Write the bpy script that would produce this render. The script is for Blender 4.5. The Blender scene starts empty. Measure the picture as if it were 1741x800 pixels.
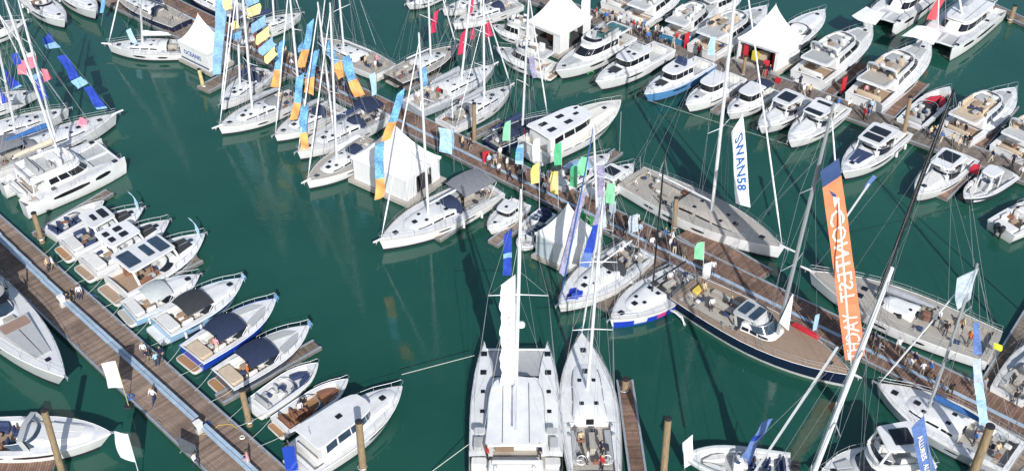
import bpy, math, random
from mathutils import Vector, Matrix
random.seed(7)
SC = bpy.context.scene
COL = SC.collection
R = math.radians

# ---------------------------------------------------------------- camera
FPX, PITCH, CAMH = 1900.0, 37.5, 65.0          # focal length in photo pixels, degrees below horizontal, metres
cam_d = bpy.data.cameras.new('camera'); cam = bpy.data.objects.new('camera', cam_d); COL.objects.link(cam)
cam.location = (0, 0, CAMH); cam.rotation_euler = (R(90 - PITCH), 0, 0)
cam_d.sensor_width = 36; cam_d.lens = 36 * FPX / 1741; cam_d.clip_end = 5000; cam_d.clip_start = 0.5
SC.camera = cam
# ---------------------------------------------------------------- light
SUN_EL, SUN_AZ = 34.0, 168.5
world = bpy.data.worlds.new('World'); SC.world = world; world.use_nodes = True
wn = world.node_tree.nodes; wl = world.node_tree.links; wn.clear()
sky = wn.new('ShaderNodeTexSky'); sky.sky_type = 'NISHITA'; sky.sun_disc = False
sky.sun_elevation = R(SUN_EL); sky.sun_rotation = R(SUN_AZ); sky.altitude = 0; sky.air_density = 1.0; sky.dust_density = 1.2
bg = wn.new('ShaderNodeBackground'); bg.inputs[1].default_value = 0.13
wo = wn.new('ShaderNodeOutputWorld'); wl.new(sky.outputs[0], bg.inputs[0]); wl.new(bg.outputs[0], wo.inputs[0])
sun_d = bpy.data.lights.new('sun', 'SUN'); sun_d.energy = 4.4; sun_d.angle = R(0.5); sun_d.color = (1, .98, .95)
sun = bpy.data.objects.new('sun', sun_d); COL.objects.link(sun)
_sd = Vector((math.sin(R(SUN_AZ)) * math.cos(R(SUN_EL)), math.cos(R(SUN_AZ)) * math.cos(R(SUN_EL)), math.sin(R(SUN_EL))))
sun.rotation_euler = _sd.to_track_quat('Z', 'Y').to_euler(); sun.location = _sd * 200
vs = SC.view_settings; vs.view_transform = 'Standard'; vs.look = 'None'; vs.exposure = 0.11; vs.gamma = 1; vs.use_curve_mapping = False
SC.render.engine = 'CYCLES'; SC.cycles.max_bounces = 6; SC.cycles.transparent_max_bounces = 6
SC.cycles.use_denoising = True; SC.cycles.caustics_reflective = False; SC.cycles.caustics_refractive = False

# ---------------------------------------------------------------- survey: photo pixel -> place
_st, _ct = math.sin(R(PITCH)), math.cos(R(PITCH))
def ray(px, py):
    a, b = (px - 870.5) / FPX, -(py - 400) / FPX
    return Vector((a, b * _st + _ct, b * _ct - _st))
def P(px, py, z=0.0):
    d = ray(px, py); k = (z - CAMH) / d.z
    return Vector((0, 0, CAMH)) + d * k
def PV(px, py, g):                                # point above ground point g, on the upright plane through it
    d = ray(px, py); k = g.y / d.y
    return Vector((0, 0, CAMH)) + d * k

# ---------------------------------------------------------------- materials
MATS = {}
def mat(name, col, rough=.5, metal=0., var=.06, scale=3., bump=0., spec=.5, coat=0., rnd=0., col2=None, stretch=None, trans=0., attr=None, detail=3, stain=0., grime=False):
    if name in MATS: return MATS[name]
    m = bpy.data.materials.new(name); m.use_nodes = True; MATS[name] = m
    n = m.node_tree.nodes; l = m.node_tree.links; b = n['Principled BSDF']
    b.inputs['Roughness'].default_value = rough; b.inputs['Metallic'].default_value = metal
    b.inputs['Specular IOR Level'].default_value = spec; b.inputs['Coat Weight'].default_value = coat
    b.inputs['Transmission Weight'].default_value = trans
    tc = n.new('ShaderNodeTexCoord'); no = n.new('ShaderNodeTexNoise'); no.inputs['Scale'].default_value = scale
    no.inputs['Detail'].default_value = detail; no.inputs['Roughness'].default_value = .65
    src = tc.outputs['Object']
    if stretch:
        mp = n.new('ShaderNodeMapping'); mp.inputs['Scale'].default_value = stretch; l.new(src, mp.inputs[0]); src = mp.outputs[0]
    l.new(src, no.inputs['Vector'])
    mix = n.new('ShaderNodeMix'); mix.data_type = 'RGBA'
    c2 = col2 if col2 else tuple(min(1, c * (1 + var)) for c in col)
    c1 = col if col2 else tuple(c * (1 - var) for c in col)
    mix.inputs[6].default_value = (*c1, 1); mix.inputs[7].default_value = (*c2, 1)
    rp = n.new('ShaderNodeMapRange'); rp.inputs[1].default_value = .33; rp.inputs[2].default_value = .67
    l.new(no.outputs[0], rp.inputs[0]); l.new(rp.outputs[0], mix.inputs[0]); out = mix.outputs[2]
    if rnd:
        oi = n.new('ShaderNodeObjectInfo'); mr = n.new('ShaderNodeMapRange')
        mr.inputs[3].default_value = 1 - rnd; mr.inputs[4].default_value = 1 + rnd * .4
        l.new(oi.outputs['Random'], mr.inputs[0])
        hs = n.new('ShaderNodeMix'); hs.data_type = 'RGBA'; hs.blend_type = 'MULTIPLY'; hs.inputs[0].default_value = 1
        l.new(out, hs.inputs[6]); l.new(mr.outputs[0], hs.inputs[7]); out = hs.outputs[2]
    if attr:
        at = n.new('ShaderNodeAttribute'); at.attribute_name = attr
        hs = n.new('ShaderNodeMix'); hs.data_type = 'RGBA'; hs.blend_type = 'MULTIPLY'; hs.inputs[0].default_value = 1
        l.new(out, hs.inputs[6]); l.new(at.outputs['Color'], hs.inputs[7]); out = hs.outputs[2]
    if stain:                                     # patches of wet, bleached or scuffed surface, laid out in metres over the place
        ge = n.new('ShaderNodeNewGeometry'); n2 = n.new('ShaderNodeTexNoise'); n2.inputs['Scale'].default_value = .45; n2.inputs['Detail'].default_value = 6; n2.inputs['Roughness'].default_value = .7
        l.new(ge.outputs['Position'], n2.inputs['Vector']); m2 = n.new('ShaderNodeMapRange'); m2.inputs[1].default_value = .36; m2.inputs[2].default_value = .64; m2.inputs[3].default_value = 1 - stain; m2.inputs[4].default_value = 1 + stain*.55
        l.new(n2.outputs[0], m2.inputs[0]); hs = n.new('ShaderNodeMix'); hs.data_type = 'RGBA'; hs.blend_type = 'MULTIPLY'; hs.inputs[0].default_value = 1
        l.new(out, hs.inputs[6]); l.new(m2.outputs[0], hs.inputs[7]); out = hs.outputs[2]
    if grime:                                     # yellowish scum line left by the water, streaked
        sx = n.new('ShaderNodeSeparateXYZ'); l.new(tc.outputs['Object'], sx.inputs[0]); m3 = n.new('ShaderNodeMapRange'); m3.inputs[1].default_value = .55; m3.inputs[2].default_value = .1; m3.inputs[3].default_value = 0; m3.inputs[4].default_value = .8
        l.new(sx.outputs[2], m3.inputs[0]); n3 = n.new('ShaderNodeTexNoise'); n3.inputs['Scale'].default_value = 2.2; n3.inputs['Detail'].default_value = 5; mp3 = n.new('ShaderNodeMapping'); mp3.inputs['Scale'].default_value = (2.2, 2.2, .35)
        l.new(tc.outputs['Object'], mp3.inputs[0]); l.new(mp3.outputs[0], n3.inputs['Vector']); mu = n.new('ShaderNodeMath'); mu.operation = 'MULTIPLY'; l.new(m3.outputs[0], mu.inputs[0]); l.new(n3.outputs[0], mu.inputs[1])
        gx = n.new('ShaderNodeMix'); gx.data_type = 'RGBA'; gx.inputs[7].default_value = (.36, .33, .24, 1); l.new(mu.outputs[0], gx.inputs[0]); l.new(out, gx.inputs[6]); out = gx.outputs[2]
    l.new(out, b.inputs['Base Color'])
    if bump:
        bp = n.new('ShaderNodeBump'); bp.inputs['Strength'].default_value = bump; bp.inputs['Distance'].default_value = .03
        l.new(no.outputs[0], bp.inputs['Height']); l.new(bp.outputs[0], b.inputs['Normal'])
    return m
def C(h):                                          # sRGB hex -> linear
    return tuple(((int(h[i:i+2], 16) / 255 + .055) / 1.055) ** 2.4 if int(h[i:i+2], 16) > 10 else int(h[i:i+2], 16) / 255 / 12.92 for i in (0, 2, 4))
GEL = mat('gelcoat_white', (.76, .76, .75), .28, var=.06, scale=.9, coat=.15, rnd=.10, detail=5, stain=.07, grime=True)
DECKW = mat('nonskid_white', (.72, .72, .71), .65, var=.09, scale=1.4, rnd=.08, bump=.1, detail=5, stain=.10)
DECKG = mat('nonskid_grey', (.50, .51, .50), .7, var=.08, scale=2.2, rnd=.1)
CREAM = mat('gelcoat_cream', (.78, .74, .66), .3, var=.04, scale=1.5, coat=.2)
TEAK = mat('teak_deck', (.38, .27, .185), .7, var=.22, scale=2.5, stretch=(.6, 9, 1), rnd=.12)
TEAKG = mat('weathered_teak', (.42, .385, .335), .75, var=.16, scale=2.5, stretch=(.6, 9, 1), rnd=.08)
TEAKO = mat('varnished_teak', (.38, .21, .10), .45, var=.2, scale=2.5, stretch=(.6, 9, 1), rnd=.12)
GLASS = mat('tinted_glass', (.012, .014, .018), .06, var=.2, scale=.8, spec=.7)
GLASSB = mat('blue_tinted_glass', (.035, .06, .09), .06, var=.3, scale=.8, spec=.7)
GLASSG = mat('green_tinted_glass', (.06, .16, .15), .06, var=.3, scale=.8, spec=.7)
TEAKD = mat('dark_teak_deck', (.30, .215, .15), .7, var=.2, scale=2.5, stretch=(.6, 9, 1))
NAVY = mat('navy_gelcoat', (.010, .016, .045), .15, var=.1, coat=.5)
BLUEH = mat('royal_blue_gelcoat', (.014, .06, .42), .18, var=.08, coat=.5)
GREYH = mat('dark_grey_gelcoat', (.055, .065, .085), .2, var=.08, coat=.4)
LBLUEH = mat('pale_blue_gelcoat', (.30, .48, .66), .2, var=.05, coat=.4)
MBLUEH = mat('mid_blue_gelcoat', (.10, .28, .55), .2, var=.05, coat=.4)
TEALH = mat('teal_blue_gelcoat', (.04, .22, .38), .2, var=.05, coat=.4)
SILVH = mat('silver_grey_gelcoat', (.42, .46, .50), .25, var=.05, coat=.4)
BLACKH = mat('charcoal_gelcoat', (.022, .022, .025), .25, var=.1, coat=.4)
ANTI = mat('antifoul_dark', (.015, .018, .03), .7, var=.2)
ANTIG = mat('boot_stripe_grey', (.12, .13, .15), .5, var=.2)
STEEL = mat('stainless_steel', (.55, .56, .58), .5, .7, var=.05)
ALU = mat('painted_mast', (.72, .73, .74), .3, var=.05, scale=1, rnd=.12)
ALUG = mat('grey_mast', (.42, .44, .46), .35, .3, var=.05, scale=1, rnd=.1)
CARBON = mat('carbon_spar', (.02, .02, .022), .25, var=.2, coat=.4)
WIRE = mat('rigging_wire', (.50, .52, .54), .35, .6, var=.05)
SAILW = mat('sail_cloth_white', (.80, .81, .82), .8, var=.05, scale=2.5, bump=.4)
SAILG = mat('sail_cover_grey', (.33, .35, .38), .85, var=.1, scale=2.5, bump=.4)
SAILT = mat('sail_cover_tan', (.58, .50, .40), .85, var=.1, scale=2.5, bump=.4)
SAILN = mat('sail_cover_navy', (.02, .035, .10), .85, var=.15, scale=2.5, bump=.4)
SAILB = mat('sail_cover_blue', (.03, .12, .33), .85, var=.15, scale=2.5, bump=.4)
CANG = mat('canvas_grey', (.20, .21, .225), .9, var=.1, scale=3, bump=.3)
CANLG = mat('canvas_light_grey', (.50, .53, .52), .9, var=.08, scale=3, bump=.3)
CANN = mat('canvas_navy', (.018, .03, .07), .9, var=.15, scale=3, bump=.3)
CANK = mat('canvas_charcoal', (.035, .037, .042), .9, var=.15, scale=3, bump=.3)
CUSH = mat('cushion_white', (.70, .69, .66), .8, var=.06, scale=4, rnd=.1)
CUSG = mat('cushion_grey', (.42, .43, .43), .85, var=.06, scale=4, rnd=.1)
CUSN = mat('cushion_navy', (.03, .05, .12), .85, var=.1, scale=4)
CUSB = mat('cushion_brown', (.22, .10, .06), .8, var=.1, scale=4)
CUSR = mat('cushion_red', (.50, .03, .05), .8, var=.1, scale=4)
CUST = mat('cushion_tan', (.55, .44, .32), .8, var=.1, scale=4)
RUBW = mat('rubber_white', (.72, .72, .72), .6, var=.05)
RUBK = mat('rubber_black', (.02, .02, .022), .6, var=.1)
RUBN = mat('fender_navy', (.02, .04, .14), .6, var=.1)
PLANK = mat('pontoon_plank', (.275, .20, .155), .85, var=.22, scale=1.6, stretch=(1, 5, 1), rnd=.34, bump=.2, stain=.30)
PLANKA = mat('pontoon_plank_weathered', (.21, .175, .15), .85, var=.22, scale=1.2, stretch=(3, 3, 1), attr='tone', bump=.2, stain=.28)
PLANKB = mat('finger_plank', (.235, .185, .145), .85, var=.22, scale=1.2, stretch=(3, 3, 1), attr='tone', bump=.2, stain=.28)
PLANKR = mat('red_brown_plank', (.215, .132, .095), .8, var=.2, scale=1.2, stretch=(3, 3, 1), attr='tone', bump=.2, stain=.28)
KERB = mat('galvanised_kerb', (.36, .40, .44), .5, .3, var=.12, scale=2)
DUCT = mat('service_duct_cover', (.36, .46, .56), .45, var=.12, scale=1.5, rnd=.15)
CONC = mat('float_concrete', (.16, .16, .15), .9, var=.25, scale=1.5)
PILE = mat('timber_pile', (.36, .25, .14), .85, var=.3, scale=2, stretch=(4, 4, .7), bump=.4, col2=(.20, .16, .10))
PILEY = mat('yellow_pile', (.55, .47, .22), .8, var=.2, scale=2)
PVC = mat('tent_pvc_white', (.76, .76, .755), .5, var=.025, scale=.8, bump=.15)
PVCS = mat('tent_wall_clear', (.50, .56, .60), .2, var=.05, scale=.8)
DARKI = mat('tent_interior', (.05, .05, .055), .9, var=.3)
REDP = mat('red_panel', (.50, .025, .04), .5, var=.1)
GREENP = mat('green_fabric', (.05, .36, .10), .7, var=.2, scale=2)
ORANGEP = mat('orange_hivis', (.75, .22, .03), .7)
SKIN = mat('skin', (.52, .31, .22), .6, var=.06)
PAINTED = {}
def paint(hexcol, rough=.75, tag='cloth', bump=.25, scale=2.0, var=.08):
    k = tag + '_' + hexcol
    if k not in PAINTED: PAINTED[k] = mat(k, C(hexcol), rough, var=var, scale=scale, bump=bump)
    return PAINTED[k]

# ---------------------------------------------------------------- mesh helpers
def obj(name, mesh, parent=None):
    o = bpy.data.objects.new(name, mesh); COL.objects.link(o)
    if parent is not None: o.parent = parent
    return o
def tag(o, label=None, cat=None, group=None, kind=None):
    if label: o['label'] = label
    if cat: o['category'] = cat
    if group: o['group'] = group
    if kind: o['kind'] = kind
    return o
def empty(name, loc=(0, 0, 0), rz=0):
    o = bpy.data.objects.new(name, None); COL.objects.link(o); o.location = loc; o.rotation_euler = (0, 0, rz)
    o.empty_display_size = .3
    return o
class MB:
    def __init__(s): s.v = []; s.f = []; s.m = []; s.tone = None
    def add(s, vs, fs, m=0):
        o = len(s.v); s.v += [tuple(a) for a in vs]; s.f += [tuple(i + o for i in f) for f in fs]; s.m += [m] * len(fs)
        return s
    def loft(s, rings, closed=True, cap0=False, cap1=False, m=0, ms=None):
        n = len(rings[0]); vs = [p for r in rings for p in r]; o = len(s.v); s.v += [tuple(a) for a in vs]
        for i in range(len(rings) - 1):
            for j in range(n if closed else n - 1):
                k = (j + 1) % n
                s.f.append((o + i*n + j, o + i*n + k, o + (i+1)*n + k, o + (i+1)*n + j)); s.m.append(ms[j] if ms else m)
        if cap0: s.f.append(tuple(o + j for j in reversed(range(n)))); s.m.append(m)
        if cap1: s.f.append(tuple(o + (len(rings)-1)*n + j for j in range(n))); s.m.append(m)
        return s
    def tube(s, pts, r, n=5, closed=False, m=0, cap=True):
        pts = [Vector(p) for p in pts]; rings = []; N = len(pts)
        for i, p in enumerate(pts):
            a = pts[i-1] if (i > 0 or closed) else p; b = pts[(i+1) % N] if (i < N-1 or closed) else p
            d = (b - a); d = d.normalized() if d.length > 1e-9 else Vector((0, 0, 1))
            up = Vector((0, 0, 1)) if abs(d.z) < .9 else Vector((1, 0, 0))
            u = d.cross(up).normalized(); w = u.cross(d); rr = r[i] if isinstance(r, (list, tuple)) else r
            rings.append([p + (u * math.cos(2*math.pi*k/n) + w * math.sin(2*math.pi*k/n)) * rr for k in range(n)])
        if closed: rings.append(rings[0])
        return s.loft(rings, True, cap and not closed, cap and not closed, m)
    def slab(s, ol, z0, z1, bev=.03, m=0, mt=None, dz=None):
        n = len(ol); cx = sum(p[0] for p in ol) / n; cy = sum(p[1] for p in ol) / n
        def ins(d):
            r = []
            for x, y in ol:
                l = math.hypot(x-cx, y-cy) or 1; k = max(0, 1 - d * 1.25 / l); r.append((cx + (x-cx)*k, cy + (y-cy)*k))
            return r
        g = dz or (lambda x, y: 0)
        b = min(bev, (z1 - z0) * .45)
        r0 = [(x, y, z0 + g(x, y)) for x, y in ol]; r1 = [(x, y, z1 - b + g(x, y)) for x, y in ol]
        r2 = [(x, y, z1 + g(x, y)) for x, y in ins(b)]
        s.loft([r0, r1, r2], True, True, False, m)
        s.add(r2, [tuple(range(n))], m if mt is None else mt)
        return s
    def box(s, c, d, bev=0.02, rz=0, m=0):
        x, y, z = c; a, b, h = d[0]/2, d[1]/2, d[2]/2
        cs, sn = math.cos(rz), math.sin(rz)
        ol = [(x + p*cs - q*sn, y + p*sn + q*cs) for p, q in ((-a, -b), (a, -b), (a, b), (-a, b))]
        return s.slab(ol, z - h, z + h, bev, m)
    def build(s, name, mats, parent=None, smooth=True, ang=35, kind=None):
        me = bpy.data.meshes.new(name); me.from_pydata(s.v, [], s.f)
        if not isinstance(mats, (list, tuple)): mats = [mats]
        for q in mats: me.materials.append(q)
        if len(mats) > 1: me.polygons.foreach_set('material_index', s.m)
        if smooth:
            me.polygons.foreach_set('use_smooth', [True] * len(me.polygons)); me.set_sharp_from_angle(angle=R(ang))
        if s.tone:
            at = me.color_attributes.new('tone', 'FLOAT_COLOR', 'POINT')
            at.data.foreach_set('color', [c for t in s.tone for c in (t, t, t, 1)])
        me.update()
        o = obj(name, me, parent)
        if kind: o['kind'] = kind
        return o
def rrect(cx, cy, lx, ly, r=.1, n=3):
    o = []; a, b = lx/2 - r, ly/2 - r
    for q, (sx, sy) in enumerate(((1, 1), (-1, 1), (-1, -1), (1, -1))):
        for k in range(n):
            t = math.pi/2 * (q + k / (n-1)); o.append((cx + sx*a + r*math.cos(t), cy + sy*b + r*math.sin(t)))
    return o
def lerp(a, b, t): return a + (b - a) * t
def glyphs(text, size=1.0, bold=.018):
    cu = bpy.data.curves.new('lettering', 'FONT'); cu.body = text; cu.size = size; cu.align_x = 'LEFT'; cu.resolution_u = 2; cu.offset = bold
    o = bpy.data.objects.new('lettering', cu); COL.objects.link(o)
    dg = bpy.context.evaluated_depsgraph_get(); me = bpy.data.meshes.new_from_object(o.evaluated_get(dg))
    v = [tuple(q.co) for q in me.vertices]; f = [tuple(p.vertices) for p in me.polygons]
    bpy.data.objects.remove(o); bpy.data.curves.remove(cu); bpy.data.meshes.remove(me)
    return v, f

# ---------------------------------------------------------------- boats: local x = forward from the stern, y = port, z = up from the water
class Boat:
    def __init__(s, name, label, bow, stern, B=None, kind='motor', fs=None, fb=None, group=None, cat='boat', ratio=None, rake=None, px=True):
        zb = {'sail': 1.5, 'motor': 1.6, 'small': .9}[kind if kind in ('sail', 'motor') else 'small']
        b = P(*bow, zb); t = P(*stern, zb * .6); b.z = t.z = 0
        s.L = L = (b - t).length; s.az = math.atan2(b.y - t.y, b.x - t.x); s.kind = kind
        s.B = B or L * (ratio or {'sail': .30, 'motor': .315, 'small': .33}[kind])
        s.fs = fs or {'sail': .045*L + .5, 'motor': .058*L + .58, 'small': .045*L + .42}[kind]
        s.fb = fb or s.fs + {'sail': .018*L + .1, 'motor': .035*L + .12, 'small': .03*L + .12}[kind]
        s.rake = rake if rake is not None else {'sail': .03, 'motor': .11, 'small': .10}[kind]
        s.o = t; s.fx = Vector((math.cos(s.az), math.sin(s.az), 0)); s.fy = Vector((-math.sin(s.az), math.cos(s.az), 0))
        s.root = empty(name, t, s.az); tag(s.root, label, cat, group)
        s.big = L
    def w(s, p): return s.o + s.fx * p[0] + s.fy * p[1] + Vector((0, 0, p[2]))
    def loc(s, q):
        d = q - s.o; return Vector((d.dot(s.fx), d.dot(s.fy), d.z))
    def hw(s, x):
        t = min(1, max(0, x / s.L)); k = s.kind
        if k == 'sail': f = .80 + .20*math.sin(math.pi/2*t/.42) if t < .42 else 1 - ((t-.42)/.58)**2.15
        elif k == 'motor': f = .90 + .10*math.sin(math.pi/2*t/.4) if t < .4 else 1 - ((t-.4)/.6)**2.6
        else: f = .92 + .08*math.sin(math.pi/2*t/.4) if t < .4 else 1 - ((t-.4)/.6)**2.8
        return max(.015, s.B/2*f)
    def zs(s, x): return s.fs + (s.fb - s.fs) * (min(1, max(0, x/s.L)))**1.7
    def S(s, x, q, off=0):                       # hull side: q 0 at the sheer, 1 at the waterline
        t = x / s.L; u = max(0, (t - .45) / .55); w = s.hw(x); fl = {'sail': .93, 'motor': .90, 'small': .88}[s.kind] - (.12 if s.kind == 'sail' else .30) * u
        y = w * (1 - (1 - fl) * q**1.3); z = lerp(s.zs(x), .08, q)
        return (x - s.rake * s.L * q * t**4, y + off, z)
    def part(s, name, mb, m, parent=None, **k): return mb.build(name, m, parent or s.root, **k)
    def hull(s, m=GEL, boot=ANTI, n=15, stripe=None):
        mb = MB(); L = s.L
        rows = [0, .12, .5, .86, 1]
        rings = []
        for i in range(n):
            t = 1 - (1 - i/(n-1))**1.55; x = t*L
            side = [s.S(x, q) for q in rows]; wy = side[-1][1]; xx = side[-1][0]
            side += [(xx, wy*.97, -.08), (xx - .04*L*t, wy*.6, -.4)]
            ring = [(a, -b, c) for a, b, c in side] + [(a, b, c) for a, b, c in reversed(side)]
            rings.append(ring)
        k = len(rows) + 2
        ms = [0]*(2*k)
        for j in range(k - 1):
            mm = 0 if j < 3 else 1
            if j == 0 and stripe: mm = 2
            ms[j] = mm; ms[2*k - 2 - j] = mm
        ms[k-1] = 1
        vs_n = len(mb.v)
        mb.loft(rings, False, True, False, 0, ms)
        return s.part('hull', mb, [m, boot] + ([stripe] if stripe else []), ang=40)
    def deck(s, m=DECKW, cock=None, floor=TEAK, drop=.03, n=12, x1=None, name='deck'):
        L = s.L; xs = sorted(set([L*(1 - (1 - i/(n-1))**1.5) for i in range(n)])); xs = [min(x, L*.995) for x in xs]
        mb = MB()
        if cock:
            c0, c1, chw, zf = cock
            xs = sorted(set([x for x in xs if abs(x-c0) > .05 and abs(x-c1) > .05] + [c0, c1]))
        def cw(x): return min(chw, s.hw(x) - .2)
        def row(x):
            w = s.hw(x) - .01; z = s.zs(x) - drop; cam_ = w*.05
            return [(x, -w, z), (x, -w*.5, z + cam_*.7), (x, 0, z + cam_), (x, w*.5, z + cam_*.7), (x, w, z)]
        for a, b in zip(xs[:-1], xs[1:]):
            if cock and a >= c0 - 1e-6 and b <= c1 + 1e-6:
                for sd in (1, -1):
                    za, zb = s.zs(a) - drop, s.zs(b) - drop
                    q = [(a, sd*(s.hw(a)-.01), za), (b, sd*(s.hw(b)-.01), zb), (b, sd*cw(b), zb+.01), (a, sd*cw(a), za+.01), (b, sd*cw(b), zf), (a, sd*cw(a), zf)]
                    mb.add(q, [(0, 1, 2, 3), (3, 2, 4, 5)] if sd < 0 else [(3, 2, 1, 0), (5, 4, 2, 3)])
            else: mb.loft([row(a), row(b)], False)
        if cock:
            for xx, e in ((c0, 1), (c1, -1)):
                w = cw(xx); z = s.zs(xx) - drop + .03
                mb.add([(xx, -w, zf), (xx, w, zf), (xx, w, z), (xx, -w, z)], [(0, 1, 2, 3) if e < 0 else (3, 2, 1, 0)])
        d = s.part(name, mb, m, ang=30)
        if cock:
            fb = MB(); k = 6; pts = [c0 + (c1-c0)*i/k for i in range(k+1)]
            fb.loft([[(x, -cw(x), zf), (x, cw(x), zf)] for x in pts], False)
            s.part('cockpit_floor', fb, floor, smooth=False)
        return d
    def rail_edge(s, m=RUBW, r=.045, q=.06, name='rub_rail'):
        for sd in (1, -1):
            mb = MB(); pts = []
            for i in range(13):
                x = s.L * (1 - (1 - i/12)**1.5); a = s.S(x, q); pts.append((a[0], sd*(a[1] + r*.4), a[2]))
            mb.tube(pts, r, 4); s.part(name, mb, m)
    def hull_window(s, x0, x1, q0, q1, m=GLASS, side=(1, -1), n=4, taper=.25):
        for sd in side:
            mb = MB(); rings = []
            for i in range(n+1):
                x = lerp(x0, x1, i/n); e = taper if i in (0, n) else 0
                a = s.S(x, q0 + (q1-q0)*e, .014); b = s.S(x, q1 - (q1-q0)*e, .014)
                rings.append([(a[0], sd*a[1], a[2]), (b[0], sd*b[1], b[2])] if sd > 0 else [(b[0], sd*b[1], b[2]), (a[0], sd*a[1], a[2])])
            mb.loft(rings, False); s.part('hull_window', mb, m, smooth=False)
    def guard(s, x0, x1, h=.55, n=5, m=STEEL, lines=2, pulpit=True, r=.02, inset=.1, name='guard_rail', pushpit=False):
        mb = MB(); top = {1: [], -1: []}
        for sd in (1, -1):
            for i in range(n):
                x = lerp(x0, x1, i/(n-1)); y = sd*max(.05, s.hw(x) - inset); z = s.zs(x) - .02
                mb.tube([(x, y, z), (x, y*.98, z+h)], r, 4); top[sd].append((x, y*.98, z+h))
        for k in range(lines):
            f = 1 - k*.48
            if pulpit:
                xe = s.L*.995 + (.1 if k == 0 else 0)
                pts = [(p[0], p[1], s.zs(p[0]) + h*f) for p in top[1]] + [(xe, .12, s.fb + h*f), (xe, -.12, s.fb + h*f)] + [(p[0], p[1], s.zs(p[0]) + h*f) for p in reversed(top[-1])]
                mb.tube(pts, r*.8, 4)
            else:
                for sd in (1, -1): mb.tube([(p[0], p[1], s.zs(p[0]) + h*f) for p in top[sd]], r*.8, 4)
            if pushpit:
                w = s.hw(.1) - inset; mb.tube([(x0, w, s.fs+h*f), (.08, w, s.fs+h*f), (.08, w*.35, s.fs+h*f)], r*.9, 4); mb.tube([(x0, -w, s.fs+h*f), (.08, -w, s.fs+h*f), (.08, -w*.35, s.fs+h*f)], r*.9, 4)
        return s.part(name, mb, m)
    def house(s, name, ol0, ol1, z0, z1, m=GEL, roof=None, camber=.06, parent=None, win=None, glass=GLASS, flat=False):
        # ol0/ol1: half outlines [(x, y>=0)...] from aft to front, bottom and top
        def full(h, z, cam_=0):
            wmax = max(y for x, y in h) or 1
            a = [(x, -y, z + cam_*(1 - (y/wmax)**2)) for x, y in h]; b = [(x, y, z + cam_*(1-(y/wmax)**2)) for x, y in reversed(h) if y > .001]
            return a + b
        zf = (lambda z, x: z) if not callable(z0) else None
        r0 = full(ol0, 0); r0 = [(x, y, (z0(x) if callable(z0) else z0)) for x, y, z in r0]
        r1 = full(ol1, 0); r1 = [(x, y, (z1(x) if callable(z1) else z1)) for x, y, z in r1]
        def sh(k, dz):
            cx = sum(p[0] for p in r1)/len(r1); return [(cx + (x-cx)*k, y*k, z + dz) for x, y, z in r1]
        mb = MB(); mb.loft([r0, r1, sh(.965, .035), sh(.6, .035 + camber*.8)], True, False, False, 0)
        t = sh(.6, .035 + camber*.8); cx = sum(p[0] for p in t)/len(t)
        o = len(mb.v); mb.v += t + [(cx, 0, t[0][2] + camber*.2)]
        for j in range(len(t)): mb.f.append((o+j, o+(j+1) % len(t), o+len(t))); mb.m.append(0)
        h = s.part(name, mb, m, parent, ang=38)
        nh = len(ol0)
        for (i0, f0, i1, f1, a, b) in (win or []):      # panes between outline index i0+f0 .. i1+f1, wall heights a..b
            for sd in (1, -1):
                def pt(i, f, q):
                    i2 = min(i+1, nh-1)
                    p0 = Vector((lerp(ol0[i][0], ol0[i2][0], f), lerp(ol0[i][1], ol0[i2][1], f), 0)); p1 = Vector((lerp(ol1[i][0], ol1[i2][0], f), lerp(ol1[i][1], ol1[i2][1], f), 0))
                    za = z0(p0.x) if callable(z0) else z0; zb = z1(p1.x) if callable(z1) else z1
                    p = p0.lerp(p1, q); p.z = lerp(za, zb, q); return p
                path = [(i0, f0)] + [(i, 0) for i in range(i0+1, i1+1)] + ([(i1, f1)] if f1 > 0 else [])
                lo = [pt(i, f, a) for i, f in path]; hi = [pt(i, f, b) for i, f in path]
                q = MB()
                for e in range(len(path)-1):
                    nrm = (lo[e+1]-lo[e]).cross(hi[e]-lo[e]); nrm = nrm.normalized() if nrm.length > 1e-9 else Vector((0, 1, 0))
                    cxy = Vector((sum(p[0] for p in ol0)/nh, 0, lo[e].z))
                    if nrm.dot(lo[e] - cxy) < 0: nrm = -nrm
                    d = nrm * .016
                    vs_ = [p + d for p in (lo[e], lo[e+1], hi[e+1], hi[e])]; vs_ = [(p.x, p.y*sd, p.z) for p in vs_]
                    q.add(vs_, [(0, 1, 2, 3)])
                s.part('window', q, glass, h, smooth=False)
        return h
    def pad(s, name, ol, z0, z1, m, bev=.04, parent=None):
        return s.part(name, MB().slab(ol, z0, z1, bev), m, parent)
    def seat(s, x, y, lx, ly, z, m=CUSH, back=None, name='seat', base=GEL):
        mb = MB(); mb.slab(rrect(x, y, lx, ly, .06), z, z+.38, .05)
        if back == 'aft': mb.slab(rrect(x - lx/2 + .07, y, .14, ly, .05), z+.3, z+.85, .05)
        if back == 'fwd': mb.slab(rrect(x + lx/2 - .07, y, .14, ly, .05), z+.3, z+.85, .05)
        if back == 'port': mb.slab(rrect(x, y + ly/2 - .07, lx, .14, .05), z+.3, z+.8, .05)
        if back == 'star': mb.slab(rrect(x, y - ly/2 + .07, lx, .14, .05), z+.3, z+.8, .05)
        return s.part(name, mb, m)
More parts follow.
